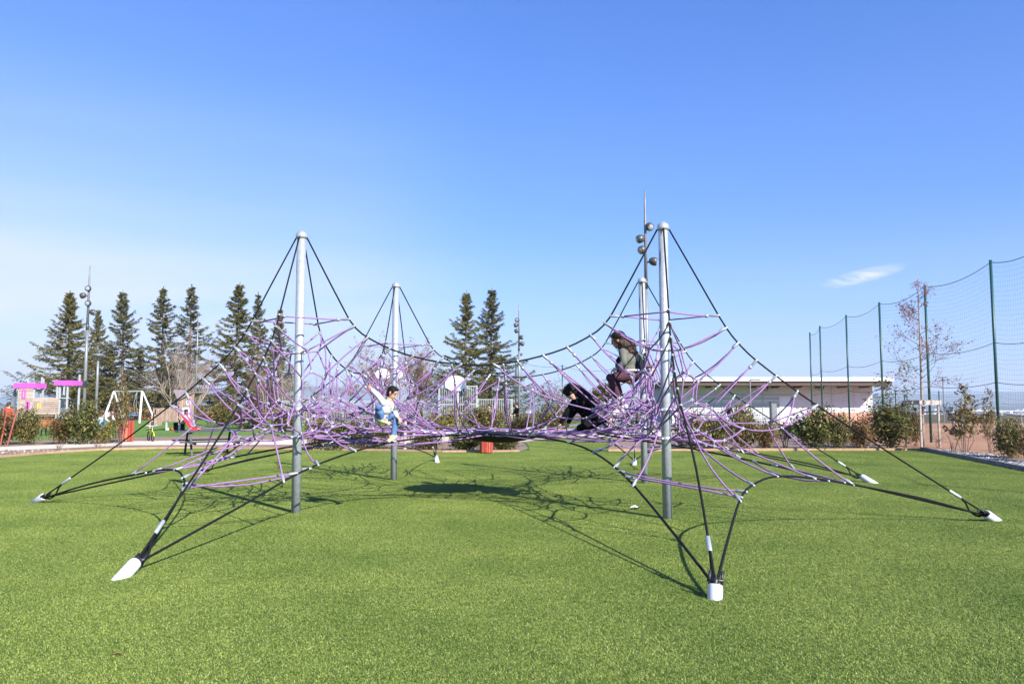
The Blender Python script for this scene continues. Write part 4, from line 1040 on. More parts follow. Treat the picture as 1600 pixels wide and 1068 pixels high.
# dark hedge line at the far side of the far lawn
rt = random.Random(9); mb = MB()
for k in range(9000):
    px = rt.uniform(-60, 560); Y = 79 + rt.uniform(-.7, .7); x = gx(px, Y)
    z = abs(rt.gauss(0, .45)) + .1; z = min(z, 1.15 + .3 * mnoise.noise(Vector((x * .3, 0, 0))))
    tuft_tri(mb, Vector((x, Y, z)), Vector((rt.uniform(-1, 1), rt.uniform(-1, 1), rt.uniform(-.2, 1))).normalized(), rt.uniform(.15, .35), rt.uniform(.05, .1), rt)
tag(mb.build('hedge', M['leaf_bronze']), 'long low reddish-brown hedge along the back of the far lawn', 'hedge', kind='stuff')
# red-brown stakes at the far left
t = thing('plant_stakes', 'two leaning red-brown stakes beside the shrub at the left edge', 'stake', (gx(12, 30.5), 30.5, 0))
for dx_, lean in ((-.12, .10), (.14, .22)): MB().tube([(dx_ - .1, 0, -.05), (dx_ + lean, 0, 1.35)], .032, 6).build('stake', M['red_stake'], t)
for i, px in enumerate((633, 647)):
    t = thing('tree_stake', ('pale wooden stake right of the rear left mast, left one of two', 'pale wooden stake right of the rear left mast, right one of two')[i], 'tree stake', (gx(px, 27), 27, 0), 0, 'pale stakes in the bed')
    MB().tube([(0, 0, -.1), (.01, 0, 1.35 - .08 * i), (.01, 0, 1.39 - .08 * i)], [.055, .055, .03], 8).build('post', M['wood_grey'], t)
# ================================================================== site furniture
RX = Matrix.Rotation(pi / 2, 3, 'X')
def spot_head(parent, c, d, r=.14):
    d = Vector(d).normalized(); q = d.to_track_quat('Z', 'Y').to_matrix(); c = Vector(c)
    o = MB().lathe([(.01, -r * 1.15), (r * .45, -r * 1.05), (r * .8, -r * .7), (r, -.1 * r), (r * .93, r * .55), (r * .72, r * .8), (r * .68, r * .82)], 16, c, M=q).build('spotlight', M['lamp_grey'], parent, True)
    MB().lathe([(r * .66, r * .80), (r * .62, r * .84), (r * .02, r * .88)], 16, c, M=q).build('lens', M['lens'], o, True)
def light_mast(px, Y, top_py, heads, label, rad=.075):
    x = gx(px, Y); H = at(px, top_py, Y).z; t = thing('floodlight_mast', label, 'floodlight mast', (x, Y, 0), 0, 'spiked floodlight masts')
    MB().tube([(0, 0, -.1), (0, 0, H * .42), (0, 0, H * .62)], [rad, rad * .92, rad * .8], 14).build('lower_pole', M['mast_grey'], t, True)
    MB().tube([(0, 0, H * .62), (0, 0, H * .66)], rad * .86, 14).build('collar', M['lamp_grey'], t, True)
    MB().tube([(0, 0, H * .66), (0, 0, H * .86), (0, 0, H * .94), (0, 0, H)], [rad * .75, rad * .62, rad * .45, .022], 12).build('spike', M['mast_grey'], t, True)
    MB().lathe([(.16, 0), (.16, .03), (.09, .05)], 12).build('base_plate', M['mast_grey'], t)
    for dxp, py, dr in heads:
        z = at(px, py, Y).z; ox = dxp * Y / F_PX
        MB().tube([(0, 0, z - .02), (ox * .75, -.05, z)], .028, 6).build('bracket', M['lamp_grey'], t)
        spot_head(t, (ox, -.08, z), dr, .125 + Y * .0006)
    return t
light_mast(131, 38.6, 415, ((0, 451, (.2, -1, -.15)), (-8, 462, (-1, -.2, -.35)), (1, 474, (.1, -1, -.2)), (9, 488, (1, .1, -.35))), 'grey spiked floodlight mast with four lamps in front of the leftmost conifers', .085)
light_mast(1012, 24.9, 297, ((6, 355, (.3, -1, -.5)), (-9, 374, (-1, -.3, -.35)), (-6, 391, (-.8, -.7, -.4)), (12, 409, (1, -.3, -.35))), 'tall grey spiked floodlight mast with four lamps close behind the rear right net mast', .072)
light_mast(811, 53, 475, ((-3, 500, (-.4, -1, -.2)), (-5, 508, (-1, -.3, -.3)), (-4, 517, (-1, .2, -.3)), (4, 527, (1, -.4, -.3)), (5, 537, (1, .2, -.3))), 'slender spiked floodlight mast with five lamps beside the twin conifers', .085)
x = gx(305, 58); t = thing('slender_mast', 'slender dark grey mast without spotlights beside the playhouse', 'mast', (x, 58, 0))
Hm = at(305, 487, 58).z
MB().tube([(0, 0, -.1), (0, 0, Hm * .6), (0, 0, Hm)], [.075, .06, .015], 10).build('pole', M['mast_grey'], t, True)
MB().tube([(0, 0, Hm * .62), (0, 0, Hm * .66)], .09, 10).build('collar', M['lamp_grey'], t, True)
# disc lamp
x = gx(150, 37); t = thing('lamp_post', 'grey lamp post topped by a flat disc, left of the white swing frame', 'lamp post', (x, 37, 0))
Hm = at(150, 553, 37).z
MB().tube([(0, 0, -.1), (0, 0, Hm * .7), (0, 0, Hm - .1)], [.075, .06, .055], 12).build('post', M['mast_grey'], t, True)
MB().lathe([(.05, Hm - .35), (.10, Hm - .12), (.27, Hm - .07), (.28, Hm - .02), (.2, Hm + .01), (.03, Hm + .03)], 20).build('lamp_disc', M['mast_grey'], t, True)
# far small lamps
for px, Y, top, lab in ((1173, 58, 594, 'thin grey lamp post with a bent arm before the long white building'), (1475, 70, 590, 'thin dark lamp post with a flat head right of the staked sapling'),):
    Hm = at(px, top, Y).z; t = thing('lamp_post', lab, 'lamp post', (gx(px, Y), Y, 0))
    MB().tube([(0, 0, -.1), (0, 0, Hm)], .05, 8).build('post', M['mast_grey'], t)
    MB().box((.35 if px < 1300 else 0, 0, Hm + .03), (.75, .2, .08)).build('lamp_head', M['lamp_grey'], t)

# ---- ball-stop fence on the right
def ball_fence(name, label, posts, H, cell, tops=None, lines=(1.0, .57, .36, .2), net=True, sagz=.25, r=.05):
    P = [Vector((gx(px, Y), Y, 0)) for px, Y in posts]; root = thing(name, label, 'fence', P[0]); o = -P[0]
    for i, p in enumerate(P):
        h = H[i] if isinstance(H, (list, tuple)) else H
        MB().tube([p + Vector((0, 0, -.1)), p + Vector((0, 0, h))], r, 10).build('post', M['green_post'], root, True, o)
    nt_ = MB()
    for i, (a, b) in enumerate(zip(P[:-1], P[1:])):
        ha = H[i] if isinstance(H, (list, tuple)) else H; hb = H[i + 1] if isinstance(H, (list, tuple)) else H
        l = (b - a).length; n = 10
        def pt(s, f):
            h = (ha + (hb - ha) * s - .08) * f; return a.lerp(b, s) + Vector((0, 0, h - sagz * 4 * s * (1 - s) * (.25 + .75 * f)))
        for f in lines: MB().tube([pt(k / n, f) for k in range(n + 1)], .013 if f == 1.0 else .010, 4, False).build('net_rope', M['green_net'], root, False, o)
        m = int(ha / cell)
        for k in range(1, m):
            f = k / m
            nt_.tube([pt(s / n, f) + Vector((0, 0, random.gauss(0, .012))) for s in range(n + 1)], .0021, 3, False)
        m2 = int(l / cell)
        for k in range(1, m2):
            nt_.tube([pt(k / m2, .01), pt(k / m2 + random.gauss(0, .0008), .5), pt(k / m2, 1)], .0015, 3, False)
    if net: tag(nt_.build('netting', M['green_net'], root, False, o), kind='stuff')
ball_fence('ball_stop_fence', 'tall green-posted ball-stop netting along the dirt field at the right', [(8675, 2.1), (3046, 7.8), (2166, 13.5), (1810, 19.2), (1665, 22.7), (1559, 27), (1453, 32.7), (1380, 38.4), (1327, 43.9), (1285, 51.1), (1269, 53.6)], [6.6] * 9 + [6.7, 6.5], .165)
ball_fence('ball_stop_fence', 'distant ball-stop netting on green posts behind the rubber sheet', [(806, 62), (879, 60), (960, 60)], [5.2, 4.6, 4.4], .22, sagz=.3, lines=(1.0, .5))
# low green mesh fence far right with white handrail beyond the dirt
P = [(gx(px, 66), 66) for px in (1400, 1468, 1508, 1560, 1620, 1680)]
t = thing('mesh_fence', 'low green mesh fence on thin posts beyond the dirt field', 'fence', (P[0][0], 66, 0)); o = -Vector((P[0][0], 66, 0))
for x, y in P: MB().tube([(x, y, -.1), (x, y, 2.7)], .045, 6).build('post', M['green_post'], t, False, o)
for z in (2.6, 1.6): MB().tube([(P[0][0], 66, z), (P[-1][0], 66, z)], .014, 4).build('wire', M['green_net'], t, False, o)
mb = MB()
for k in range(1, 14): mb.tube([(P[0][0], 66, k * .2), (P[-1][0], 66, k * .2)], .004, 3)
for k in range(70): x = P[0][0] + (P[-1][0] - P[0][0]) * k / 70; mb.tube([(x, 66, 0), (x, 66, 2.6)], .004, 3)
tag(mb.build('mesh', M['green_net'], t, False, o), kind='stuff')
t = thing('handrail', 'thin pale handrail along the far edge of the dirt field', 'railing', (gx(1540, 64), 64, 0))
MB().tube([(-3, 0, 1.05), (6, 0, 1.05)], .03, 6).build('rail', M['steel_rail'], t)
for x in (-2.6, .1, 2.9, 5.6): MB().tube([(x, 0, -.1), (x, 0, 1.04)], .022, 6).build('post', M['steel_rail'], t)
# swing-like green A frame far behind
t = thing('green_frame', 'small green A-shaped frame left of the staked sapling, far behind', 'frame', (gx(1416, 70), 70, 0))
for s in (-1, 1): MB().tube([(.35 * s, 0, -.1), (.06 * s, 0, 2.5)], .05, 6).build('leg', M['green_post'], t)
MB().tube([(-.2, 0, 1.2), (.2, 0, 1.2)], .03, 6).build('crossbar', M['green_post'], t)

# ---- long white building
bx0, bx1, by = gx(1050, 62), gx(1364, 62), 62.0
B = thing('long_building', 'long low white building with a flat overhanging roof and salmon base', 'building', (bx0, by, 0))
wl_ = bx1 - bx0; zr = at(1200, 598, 60).z
d = by - 60
MB().box((wl_ / 2, 5, (zr + .95) / 2), (wl_, 10, zr - .95)).build('wall', M['render_white'], B)
px_p = gx(1262, 62) - bx0; MB().box(((wl_ + px_p) / 2, 5, .43), (wl_ - px_p - .01, 9.99, 1.05)).build('plinth', M['render_pink'], B)
MB().box((px_p / 2, 5, .43), (px_p, 9.99, 1.05)).build('wall_base', M['render_white'], B)
#, M['render_pink'], B)
px_s = gx(1078, 60) - bx0
MB().box((wl_ / 2 + .05, 3.8, zr + .28), (wl_ + 1.25, 12.0, .30)).build('roof', M['white_paint'], B)
MB().box((wl_ / 2 + .05, 3.8, zr - .04), (wl_ + 1.05, 11.7, .33)).build('soffit', M['soffit'], B)
for k in range(9):
    MB().box((1 + k * (wl_ - 2) / 8, -1.0, zr - .28), (.16, 1.9, .15)).build('rafter', M['soffit'], B)
sh0, sh1 = gx(1090, 62) - bx0, gx(1240, 62) - bx0
n = 15
for k in range(n):
    z = .12 + k * .155
    MB().box(((sh0 + sh1) / 2, -.03, z + .06), (sh1 - sh0, .05, .115)).build('shutter_slat', M['shutter'], B)
for px in (1128, 1160, 1192): MB().box((gx(px, 62) - bx0, -.075, 1.2), (.05, .04, 2.4)).build('shutter_guide', M['steel_rail'], B)
dx0 = gx(1226, 62) - bx0; o = MB().box((dx0, -.075, 1.1), (.86, .03, 2.2)).build('door', M['white_paint'], B); MB().box((dx0 - .32, -.105, 1.05), (.05, .03, .16)).build('handle', M['grey_box'], o)
for px in (1200, 1287): spot_head(B, (gx(px, 61) - bx0, -.55, zr - .34), (-.6, -1, -.5), .24); MB().tube([(gx(px, 61) - bx0, -.5, zr - .04), (gx(px, 61) - bx0, -.5, zr - .2)], .03, 6).build('lamp_bracket', M['lamp_grey'], B)
for px in (1300, 1335): MB().tube([(gx(px, 62) - bx0, -.05, 1.0), (gx(px, 62) - bx0, -.05, zr)], .02, 5).build('wall_seam', M['shutter'], B)
# grey cabinet
t = thing('cabinet', 'dark grey upright cabinet in front of the white shuttered wall', 'cabinet', (gx(1208, 52), 52, 0))
MB().box((0, 0, .85), (.36, .4, 1.7)).build('body', M['grey_box'], t); MB().box((0, -.01, 1.73), (.42, .46, .06)).build('lid', M['lamp_grey'], t); MB().box((0, -.215, .9), (.28, .02, 1.3)).build('door', M['mast_grey'], t)
# green spring rider
t = thing('spring_rider', 'green spring rider behind the scarlet shrub', 'spring rider', (gx(1231, 36), 36, 0))
MB().tube([(.13 * cos(a * .6), .13 * sin(a * .6), .03 + a * .0125) for a in range(40)], .022, 5).build('spring', M['green_plastic'], t)
MB().box((0, 0, .56), (.4, .2, .06)).build('seat', M['green_plastic'], t); MB().tube([(-.2, -.15, .78), (-.2, .15, .78)], .02, 6).build('handle', M['steel_rail'], t); MB().box((-.2, 0, .68), (.06, .14, .24)).build('panel', M['cloth_red'], t)

# ---- sports pitch: white railing goals with backboards
def goal(px0, px1, Y, pyt, bb, label):
    x0, x1 = gx(px0, Y), gx(px1, Y); zt = at(px0, pyt, Y).z; t = thing('sports_goal', label, 'sports goal', (x0, Y, 0), 0, 'railing goals with basketball boards'); w = x1 - x0
    for x in (0, w / 2, w): MB().box((x, 0, zt / 2 - .05), (.09, .09, zt + .1)).build('post', M['steel_rail'], t)
    for z in (zt, zt * .55, .12): MB().box((w / 2, 0, z - .05), (w - .1, .05, .06)).build('rail', M['steel_rail'], t)
    n = int(w / .13)
    for k in range(1, n):
        if abs(k * w / n - w / 2) < .06: continue
        MB().box((k * w / n, 0, zt * .27 + .06), (.028, .028, zt * .55 - .17)).build('bar', M['steel_rail'], t)
        MB().box((k * w / n, 0, zt * .775 - .045), (.028, .028, zt * .45 - .07)).build('bar', M['steel_rail'], t)
    for bpx, bpy, r in bb:
        bx, bz = gx(bpx, Y) - x0, at(bpx, bpy, Y).z
        prof = [(r * cos(a), r * .82 * sin(a)) for a in [pi * k / 14 for k in range(15)]]
        prof = [(.42 * r, -r * .62), (r * .92, -r * .30)] + prof + [(-r * .92, -r * .30), (-.42 * r, -r * .62)]
        o = MB().prism([(bx + u, bz + v) for u, v in prof], -.16, -.11).build('backboard', M['white_paint'], t)
        q = MB()
        for s in (-1, 1): q.box((bx + s * .29, -.166, bz - .05), (.04, .008, .46))
        for s in (-1, 1): q.box((bx, -.166, bz - .05 + s * .21), (.54, .008, .04))
        q.build('target_square', M['pink_cloth'], o)
        MB().tube([(bx + .23 * cos(a), -.45 + .23 * sin(a), bz - .42) for a in [2 * pi * k / 12 for k in range(13)]], .014, 5).build('hoop', M['wood_red2'], o)
        MB().box((bx, -.05, (bz + zt) / 2 - .1), (.1, .1, max(.3, abs(bz - zt) + .6))).build('board_arm', M['steel_rail'], t)
goal(686, 745, 58, 602, ((712, 600, .78),), 'white railing goal with a fan-shaped basketball board below the twin conifers')
goal(585, 640, 66, 600, ((598, 585, .62), (620, 585, .5)), 'white railing goal with two pale boards seen beside the rear left mast')
def railing(px0, px1, Y, zt, label, step=.13):
    x0, x1 = gx(px0, Y), gx(px1, Y); t = thing('railing', label, 'railing', (x0, Y, 0), 0, 'white railings round the sports pitch'); w = x1 - x0
    n = max(2, int(w / 2.2))
    for k in range(n + 1): MB().box((k * w / n, 0, zt / 2 - .05), (.08, .08, zt + .1)).build('post', M['steel_rail'], t)
    for z in (zt - .05, .12): MB().box((w / 2, -.001, z), (w, .05, .055)).build('rail', M['steel_rail'], t)
    mb = MB(); m = int(w / step)
    for k in range(1, m): mb.box((k * w / m, .001, zt / 2 + .03), (.028, .028, zt - .22))
    tag(mb.build('bars', M['steel_rail'], t), kind='stuff')
railing(747, 800, 58.4, 2.0, 'white railing running right from the backboard goal')
railing(440, 584, 66.4, 1.9, 'long white railing left of the rear left mast, seen through the ropes')
railing(642, 684, 60, 1.9, 'short white railing between the two backboard goals')

# ---- play castle with pink tops
C = thing('play_castle', 'pale wooden play castle with magenta tower tops at the left', 'play castle', (gx(62, 58), 58, 0)); cs = 58 / F_PX; cX = gx(62, 58)
def cz(py): return at(60, py, 58).z
def cxp(px): return gx(px, 58) - cX
def boards(px0, px1, z0, z1, y=0.0, w=.145, m='wood_pale', parent=C, name='board'):
    x0, x1 = cxp(px0), cxp(px1); n = max(1, round((z1 - z0) / w))
    for k in range(n):
        h = (z1 - z0) / n; MB().box(((x0 + x1) / 2, y + random.uniform(-.006, .006), z0 + h * (k + .5)), (x1 - x0, .05, h - .024)).build(name, M[m], parent)
for px in (28, 52): MB().box((cxp(px), .02, 1.55), (.1, .1, 3.3)).build('post', M['steel_rail'], C)
MB().box((cxp(52), 1.1, 1.7), (.1, .1, 3.6)).build('post', M['steel_rail'], C)
boards(29, 51, .75, cz(606), -.05); 
boards(51.5, 91, .85, cz(621), -.03, .15)
for i, (px0, px1, pyt, pyb) in enumerate(((23, 55, 598, 606), (84.5, 112, 594, 601.5))):
    x0, x1 = cxp(px0), cxp(px1); z0, z1 = cz(pyb), cz(pyt)
    for y, nm in ((-.12, 'top_panel'), (1.25, 'top_panel')): MB().box(((x0 + x1) / 2, y, (z0 + z1) / 2), (x1 - x0, .05, z1 - z0)).build(nm, M['magenta'], C)
    for x in (x0 + .03, x1 - .03): MB().box((x, .565, (z0 + z1) / 2 - .002), (.05, 1.31, z1 - z0 - .004)).build('top_panel', M['magenta'], C)
x0, x1 = cxp(11), cxp(23); MB().box(((x0 + x1) / 2, .6, cz(603)), (x1 - x0, .05, .32)).build('top_panel', M['magenta'], C)
MB().box((x0 + .03, 1.2, cz(603) - .002), (.05, 1.15, .31)).build('top_panel', M['magenta'], C)
for px, y, zt in ((13, .62, 598), (16, 1.7, 600), (26, 1.2, 590), (48, 1.2, 588), (88, .0, 601), (84, 1.2, 601), (104, .0, 601), (108, 1.2, 584), (91.5, .05, 601)):
    MB().box((cxp(px), y + .03, cz(zt) / 2), (.11, .11, cz(zt))).build('post', M['steel_rail'] if px > 20 else M['grey_box'], C)
def frame_win(px, pyt, pyb, wpx, m, hole):
    x = cxp(px); z0, z1 = cz(pyb), cz(pyt); w = wpx * cs
    f = MB()
    for s in (-1, 1): f.box((x + s * (w / 2 - .05), -.10, (z0 + z1) / 2), (.1, .03, z1 - z0))
    for z in (z0 + .05, z1 - .05): f.box((x, -.103, z), (w - .2, .03, .1))
    o = f.build('window_frame', M[m], C); MB().box((x, -.088, (z0 + z1) / 2), (w - .2, .012, z1 - z0 - .2)).build('opening', M[hole], o)
frame_win(37, 608.5, 622.5, 6.2, 'magenta', 'wood_pale'); frame_win(44, 626.5, 640.5, 6.2, 'magenta', 'dark')
MB().box((cxp(61.5), -.075, cz(634)), (.24, .03, .40)).build('yellow_panel', M['yellow'], C); MB().box((cxp(62), -.094, cz(634)), (.05, .02, .34)).build('handle', M['wood_orange'], C)
for py in (621.5,): MB().box(((cxp(92) + cxp(108)) / 2, .0, cz(py)), (cxp(108) - cxp(92), .08, .07)).build('rail', M['steel_rail'], C)
boards(92, 108, .9, 1.35, .1, .15, 'grey_box'); MB().box(((cxp(29) + cxp(108)) / 2, .6, .78), (cxp(108) - cxp(29), 1.1, .08)).build('floor_deck', M['wood_pale'], C)

# ---- swing
t = thing('swing_frame', 'white A-frame swing with a grey crossbar on the far lawn', 'swing', (gx(205, 68), 68, 0)); X0 = gx(205, 68)
def sx_(px): return gx(px, 68) - X0
zt = at(200, 611, 68).z
for px_t, px_b in ((177, 165), (221, 223)):
    MB().tube([(sx_(px_t), 0, zt), (sx_(px_b), -.5, -.05)], .085, 8).build('leg', M['white_paint'], t); MB().tube([(sx_(px_t) + .04, .02, zt - .05), (sx_(px_t) + (.35 if px_t > 200 else .12) * 2, 1.3, -.05)], .075, 8).build('leg', M['white_paint'], t)
MB().tube([(sx_(177), 0, zt), (sx_(221), 0, zt)], .06, 8).build('crossbar', M['galv'], t)
for a, b in ((185, 188), (213, 208)):
    for s in (-.22, .22): MB().tube([(sx_(a), 0, zt - .05), (sx_(a) * .5 + sx_(b) * .5, s, zt * .5 + .3), (sx_(b) + .3, s, .62)], .012, 4).build('chain', M['steel_rail'], t)
MB().lathe([(.36, .60), (.42, .62), (.42, .68), (.36, .70)], 16, (sx_(207), 0, 0)).build('seat', M['blue_plastic'], t)

# ---- playhouse with ramp and slide
Hs = thing('playhouse', 'small wooden playhouse with a mauve roof, round window and slatted ramp', 'playhouse', (gx(285, 48), 48, 0)); hX = gx(285, 48)
def hx(px): return gx(px, 48) - hX
def hz(py): return at(285, py, 48).z
zr1 = hz(621)
for k, px in enumerate(np.linspace(281.5, 301.5, 7)):        # gable wall of upright boards
    zt_ = hz(623) + (hz(612) - hz(623)) * (k / 6)
    MB().box((hx(px), 0, (.42 + zt_) / 2), (3.33 * 48 / F_PX - .022, .06, zt_ - .42)).build('board', M['wood_house'], Hs)
for k in range(6): MB().box((hx(280), .14 + k * .21, 1.05), (.06, .198, 1.3)).build('board', M['wood_house'], Hs)
MB().prism([(hx(279.5), hz(623)), (hx(303), hz(611.5)), (hx(303), hz(613.4)), (hx(279.5), hz(625))], -.18, 1.5).build('roof', M['tar_roof'], Hs)
MB().prism([(hx(279.3), hz(622.8)), (hx(272), hz(608.5)), (hx(271), hz(609.6)), (hx(278.4), hz(624.8))], -.1, 1.5).build('roof', M['tar_roof'], Hs)
MB().prism([(hx(296), hz(618)), (hx(301), hz(615.2)), (hx(301), hz(618.5)), (hx(298), hz(619.5))], -.05, -.035).build('orange_patch', M['wood_orange'], Hs)
o = MB().lathe([(.155, -.03), (.155, .0), (.105, .0), (.105, -.03)], 20, (hx(294.5), -.05, hz(629)), M=RX).build('round_window', M['white_paint'], Hs)
MB().lathe([(.10, -.012), (.10, .0)], 18, (hx(294.5), -.045, hz(629)), M=RX).build('pane', M['dark'], o)
MB().box((hx(294.5), -.06, hz(629)), (.2, .02, .03)).build('glazing_bar', M['white_paint'], o); MB().box((hx(294.5), -.062, hz(629)), (.03, .02, .2)).build('glazing_bar', M['white_paint'], o)
o = MB(); 
for s in (-1, 1): o.box((hx(291.5) + s * .17, -.05, hz(646)), (.09, .04, .74))
o.box((hx(291.5), -.052, hz(637.5)), (.25, .04, .1)); o = o.build('door_frame', M['white_paint'], Hs); MB().box((hx(291.5), -.037, hz(647)), (.25, .012, .6)).build('opening', M['dark'], o)
for k, px in enumerate(np.arange(241, 280, 2.45)):
    zt_ = hz(636.5) - random.uniform(0, .05); zb = hz(657)
    MB().box((hx(px), -.05, (zt_ + zb) / 2), (.068, .03, zt_ - zb)).build('slat', M['wood_house'], Hs)
MB().box(((hx(241) + hx(280)) / 2, -.02, hz(641)), (hx(280) - hx(241), .03, .07)).build('rail', M['wood_house'], Hs); MB().box(((hx(241) + hx(280)) / 2, .5, hz(657) - .03), (hx(280) - hx(241), 1.1, .06)).build('deck', M['wood_house'], Hs)
for k, px in enumerate(np.arange(250, 261, 2.45)): MB().box((hx(px), -.62, hz(655)), (.068, .03, .62 + .09 * (k % 2))).build('slat', M['wood_house'], Hs)
for k in range(4): MB().box((hx(236 + k * 2.4), -.05, .3 + .20 * k), (.085, .03, .75)).build('slat', M['wood_house'], Hs)
for px in (261, 281, 303): MB().box((hx(px), .02, .3), (.1, .1, .7)).build('post', M['steel_rail'], Hs)
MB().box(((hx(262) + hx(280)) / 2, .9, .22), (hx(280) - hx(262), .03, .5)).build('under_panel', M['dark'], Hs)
for px, m in ((263, 'white_paint'), (270, 'cloth_red')): tag(MB().ball((gx(px, 47.6), 47.6, .09), .09, 10, 7).build('ball', M[m], None, True), {'white_paint': 'small white ball lying under the playhouse ramp', 'cloth_red': 'small red ball lying under the playhouse ramp'}[m], 'ball', 'balls under the playhouse')
sl = thing('slide', 'short red slide running down from the playhouse door', 'slide', (gx(296, 47.4), 47.4, 0)); q0 = gx(296, 47.4)
def qx(px): return gx(px, 47.4) - q0
pr = [(288, .92), (294, .60), (299, .34), (304, .13), (312, .12)]
for y in (-.32, .22):
    top = [(qx(a), b + .14) for a, b in pr]; bot = [(qx(a), max(.01, b - .10)) for a, b in pr][::-1]
    MB().prism(top + bot, y, y + .06).build('side_wall', M['red_plastic'], sl)
MB().prism([(qx(a), b + .02) for a, b in pr] + [(qx(a), b - .02) for a, b in pr][::-1], -.26, .22).build('chute', M['pink_cloth'], sl)

# ---- picnic tables
def picnic(name, px, Y, L_, label, rz, cols='table'):
    t = thing(name, label, 'picnic table', (gx(px, Y), Y, 0), rz, 'dark grey picnic tables')
    for k in range(5): MB().box((0, -.30 + k * .15, .755), (L_, .14, .04)).build('table_board', M[cols], t)
    for s in (-1, 1):
        for k in range(2): MB().box((0, s * (.68 + .135 * k), .455), (L_, .125, .04)).build('seat_board', M[cols], t)
    for x in (-L_ * .32, L_ * .32):
        for s in (-1, 1): MB().bar((x, s * .22, .735), (x, s * .66, 0), .05, .06, (1, 0, 0)).build('leg', M['table'], t)
        MB().box((x + .075, 0, .41), (.06, 1.5, .08)).build('seat_bearer', M['table'], t); MB().box((x + .075, 0, .715), (.06, .7, .05)).build('top_bearer', M['table'], t)
    return t
picnic('picnic_table', 330, 24.9, 2.0, 'dark grey picnic table standing just behind the lawn edging at the left', .55)
picnic('picnic_table', 315, 60, 1.9, 'small dark picnic table far off beside the slender mast', pi / 2 + .2)
# ---- benches and bins
t = thing('bench', 'orange slatted bench seen from behind at the far left', 'bench', (gx(95, 40), 40, 0)); w = (130 - 57) / F_PX * 40
for k in range(3): MB().box((0, 0, .55 + k * .115), (w, .04, .10)).build('back_slat', M['wood_orange'], t)
for k in range(3): MB().box((0, .12 + k * .13, .42), (w, .11, .04)).build('seat_slat', M['wood_orange'], t)
for x in (-w * .4, w * .4): MB().box((x, .03, .40), (.06, .05, .82)).build('leg', M['steel_dark'], t); MB().box((x, .42, .2), (.06, .05, .42)).build('leg', M['steel_dark'], t); MB().box((x, .22, .37), (.05, .36, .05)).build('bearer', M['steel_dark'], t)
def litter_bin(px, Y, H, r, label, m1='wood_red', m2='wood_red2'):
    t = thing('litter_bin', label, 'litter bin', (gx(px, Y), Y, 0), 0, 'red slatted litter bins')
    n = 18
    for k in range(n):
        a = 2 * pi * k / n; R = Matrix.Rotation(a, 3, 'Z'); MB().box(R @ Vector((r, 0, .05 + (H - .14) / 2)), (.025, 2 * pi * r / n * .86, H - .14), a).build('slat', M[m1 if (k * 7) % 3 else m2], t)
    MB().lathe([(r - .03, .02), (r - .025, H - .12), (r - .04, H - .12)], 18).build('liner', M['dark'], t)
    MB().lathe([(r + .015, H - .09), (r + .02, H - .04), (r - .03, H), (r - .12, H + .01), (r - .13, H - .05)], 18).build('rim', M['steel_dark'], t)
litter_bin(198, 33.6, 1.0, .30, 'red slatted bin beside the pale path at the left')
litter_bin(760, 25.6, .74, .20, 'red slatted bin standing on the lawn edge below the rubber sheet')
litter_bin(853, 38, 1.0, .30, 'red slatted bin across the path behind the crouching child')
# dark bench frame right behind
t = thing('bench', 'dark metal bench on the far lawn just right of the front right mast', 'bench', (gx(1090, 31), 31, 0))
for x in (-.7, .7):
    for y in (-.2, .2): MB().box((x, y, .21), (.05, .05, .42)).build('leg', M['steel_dark'], t)
for k in range(3): MB().box((0, -.16 + .16 * k, .44), (1.6, .13, .04)).build('seat_slat', M['table'], t)

# ---- child's bike
Bk = thing('bicycle', 'small lime green bicycle parked by the path in front of the playhouse ramp', 'bicycle', (gx(237, 34), 34, 0), radians(-52))
def wheel(x):
    o = MB().tube([(x + .19 * cos(a), 0, .20 + .19 * sin(a)) for a in [2 * pi * k / 20 for k in range(21)]], .024, 6, False).build('wheel', M['tyre'], Bk, True)
    s = MB()
    for k in range(8): a = pi * k / 4; s.tube([(x, 0, .2), (x + .18 * cos(a), 0, .2 + .18 * sin(a))], .004, 3)
    s.ball((x, 0, .2), .025, 8, 5); s.build('spokes', M['steel_rail'], o)
    MB().tube([(x + .225 * cos(a), 0, .20 + .225 * sin(a)) for a in [pi * (.05 + .75 * k / 8) for k in range(9)]], .022, 5).build('mudguard', M['lime'], o)
wheel(-.34); wheel(.34)
fr = MB()
for a, b in (((-.34, 0, .2), (-.1, 0, .45)), ((-.1, 0, .45), (.24, 0, .48)), ((.24, 0, .48), (.02, 0, .2)), ((.02, 0, .2), (-.1, 0, .48)), ((-.34, 0, .2), (.02, 0, .2)), ((.22, 0, .56), (.34, 0, .2))): fr.tube([a, b], .018, 6)
fr.build('frame', M['lime'], Bk); MB().ball((-.12, 0, .52), (.11, .06, .03), 10, 6).build('saddle', M['tyre'], Bk, True)
MB().tube([(.2, 0, .54), (.19, 0, .66), (.17, -.2, .69), (.14, -.25, .68)], .014, 6).build('handlebar', M['steel_rail'], Bk); MB().tube([(.19, 0, .66), (.17, .2, .69), (.14, .25, .68)], .014, 6).build('handlebar', M['steel_rail'], Bk)

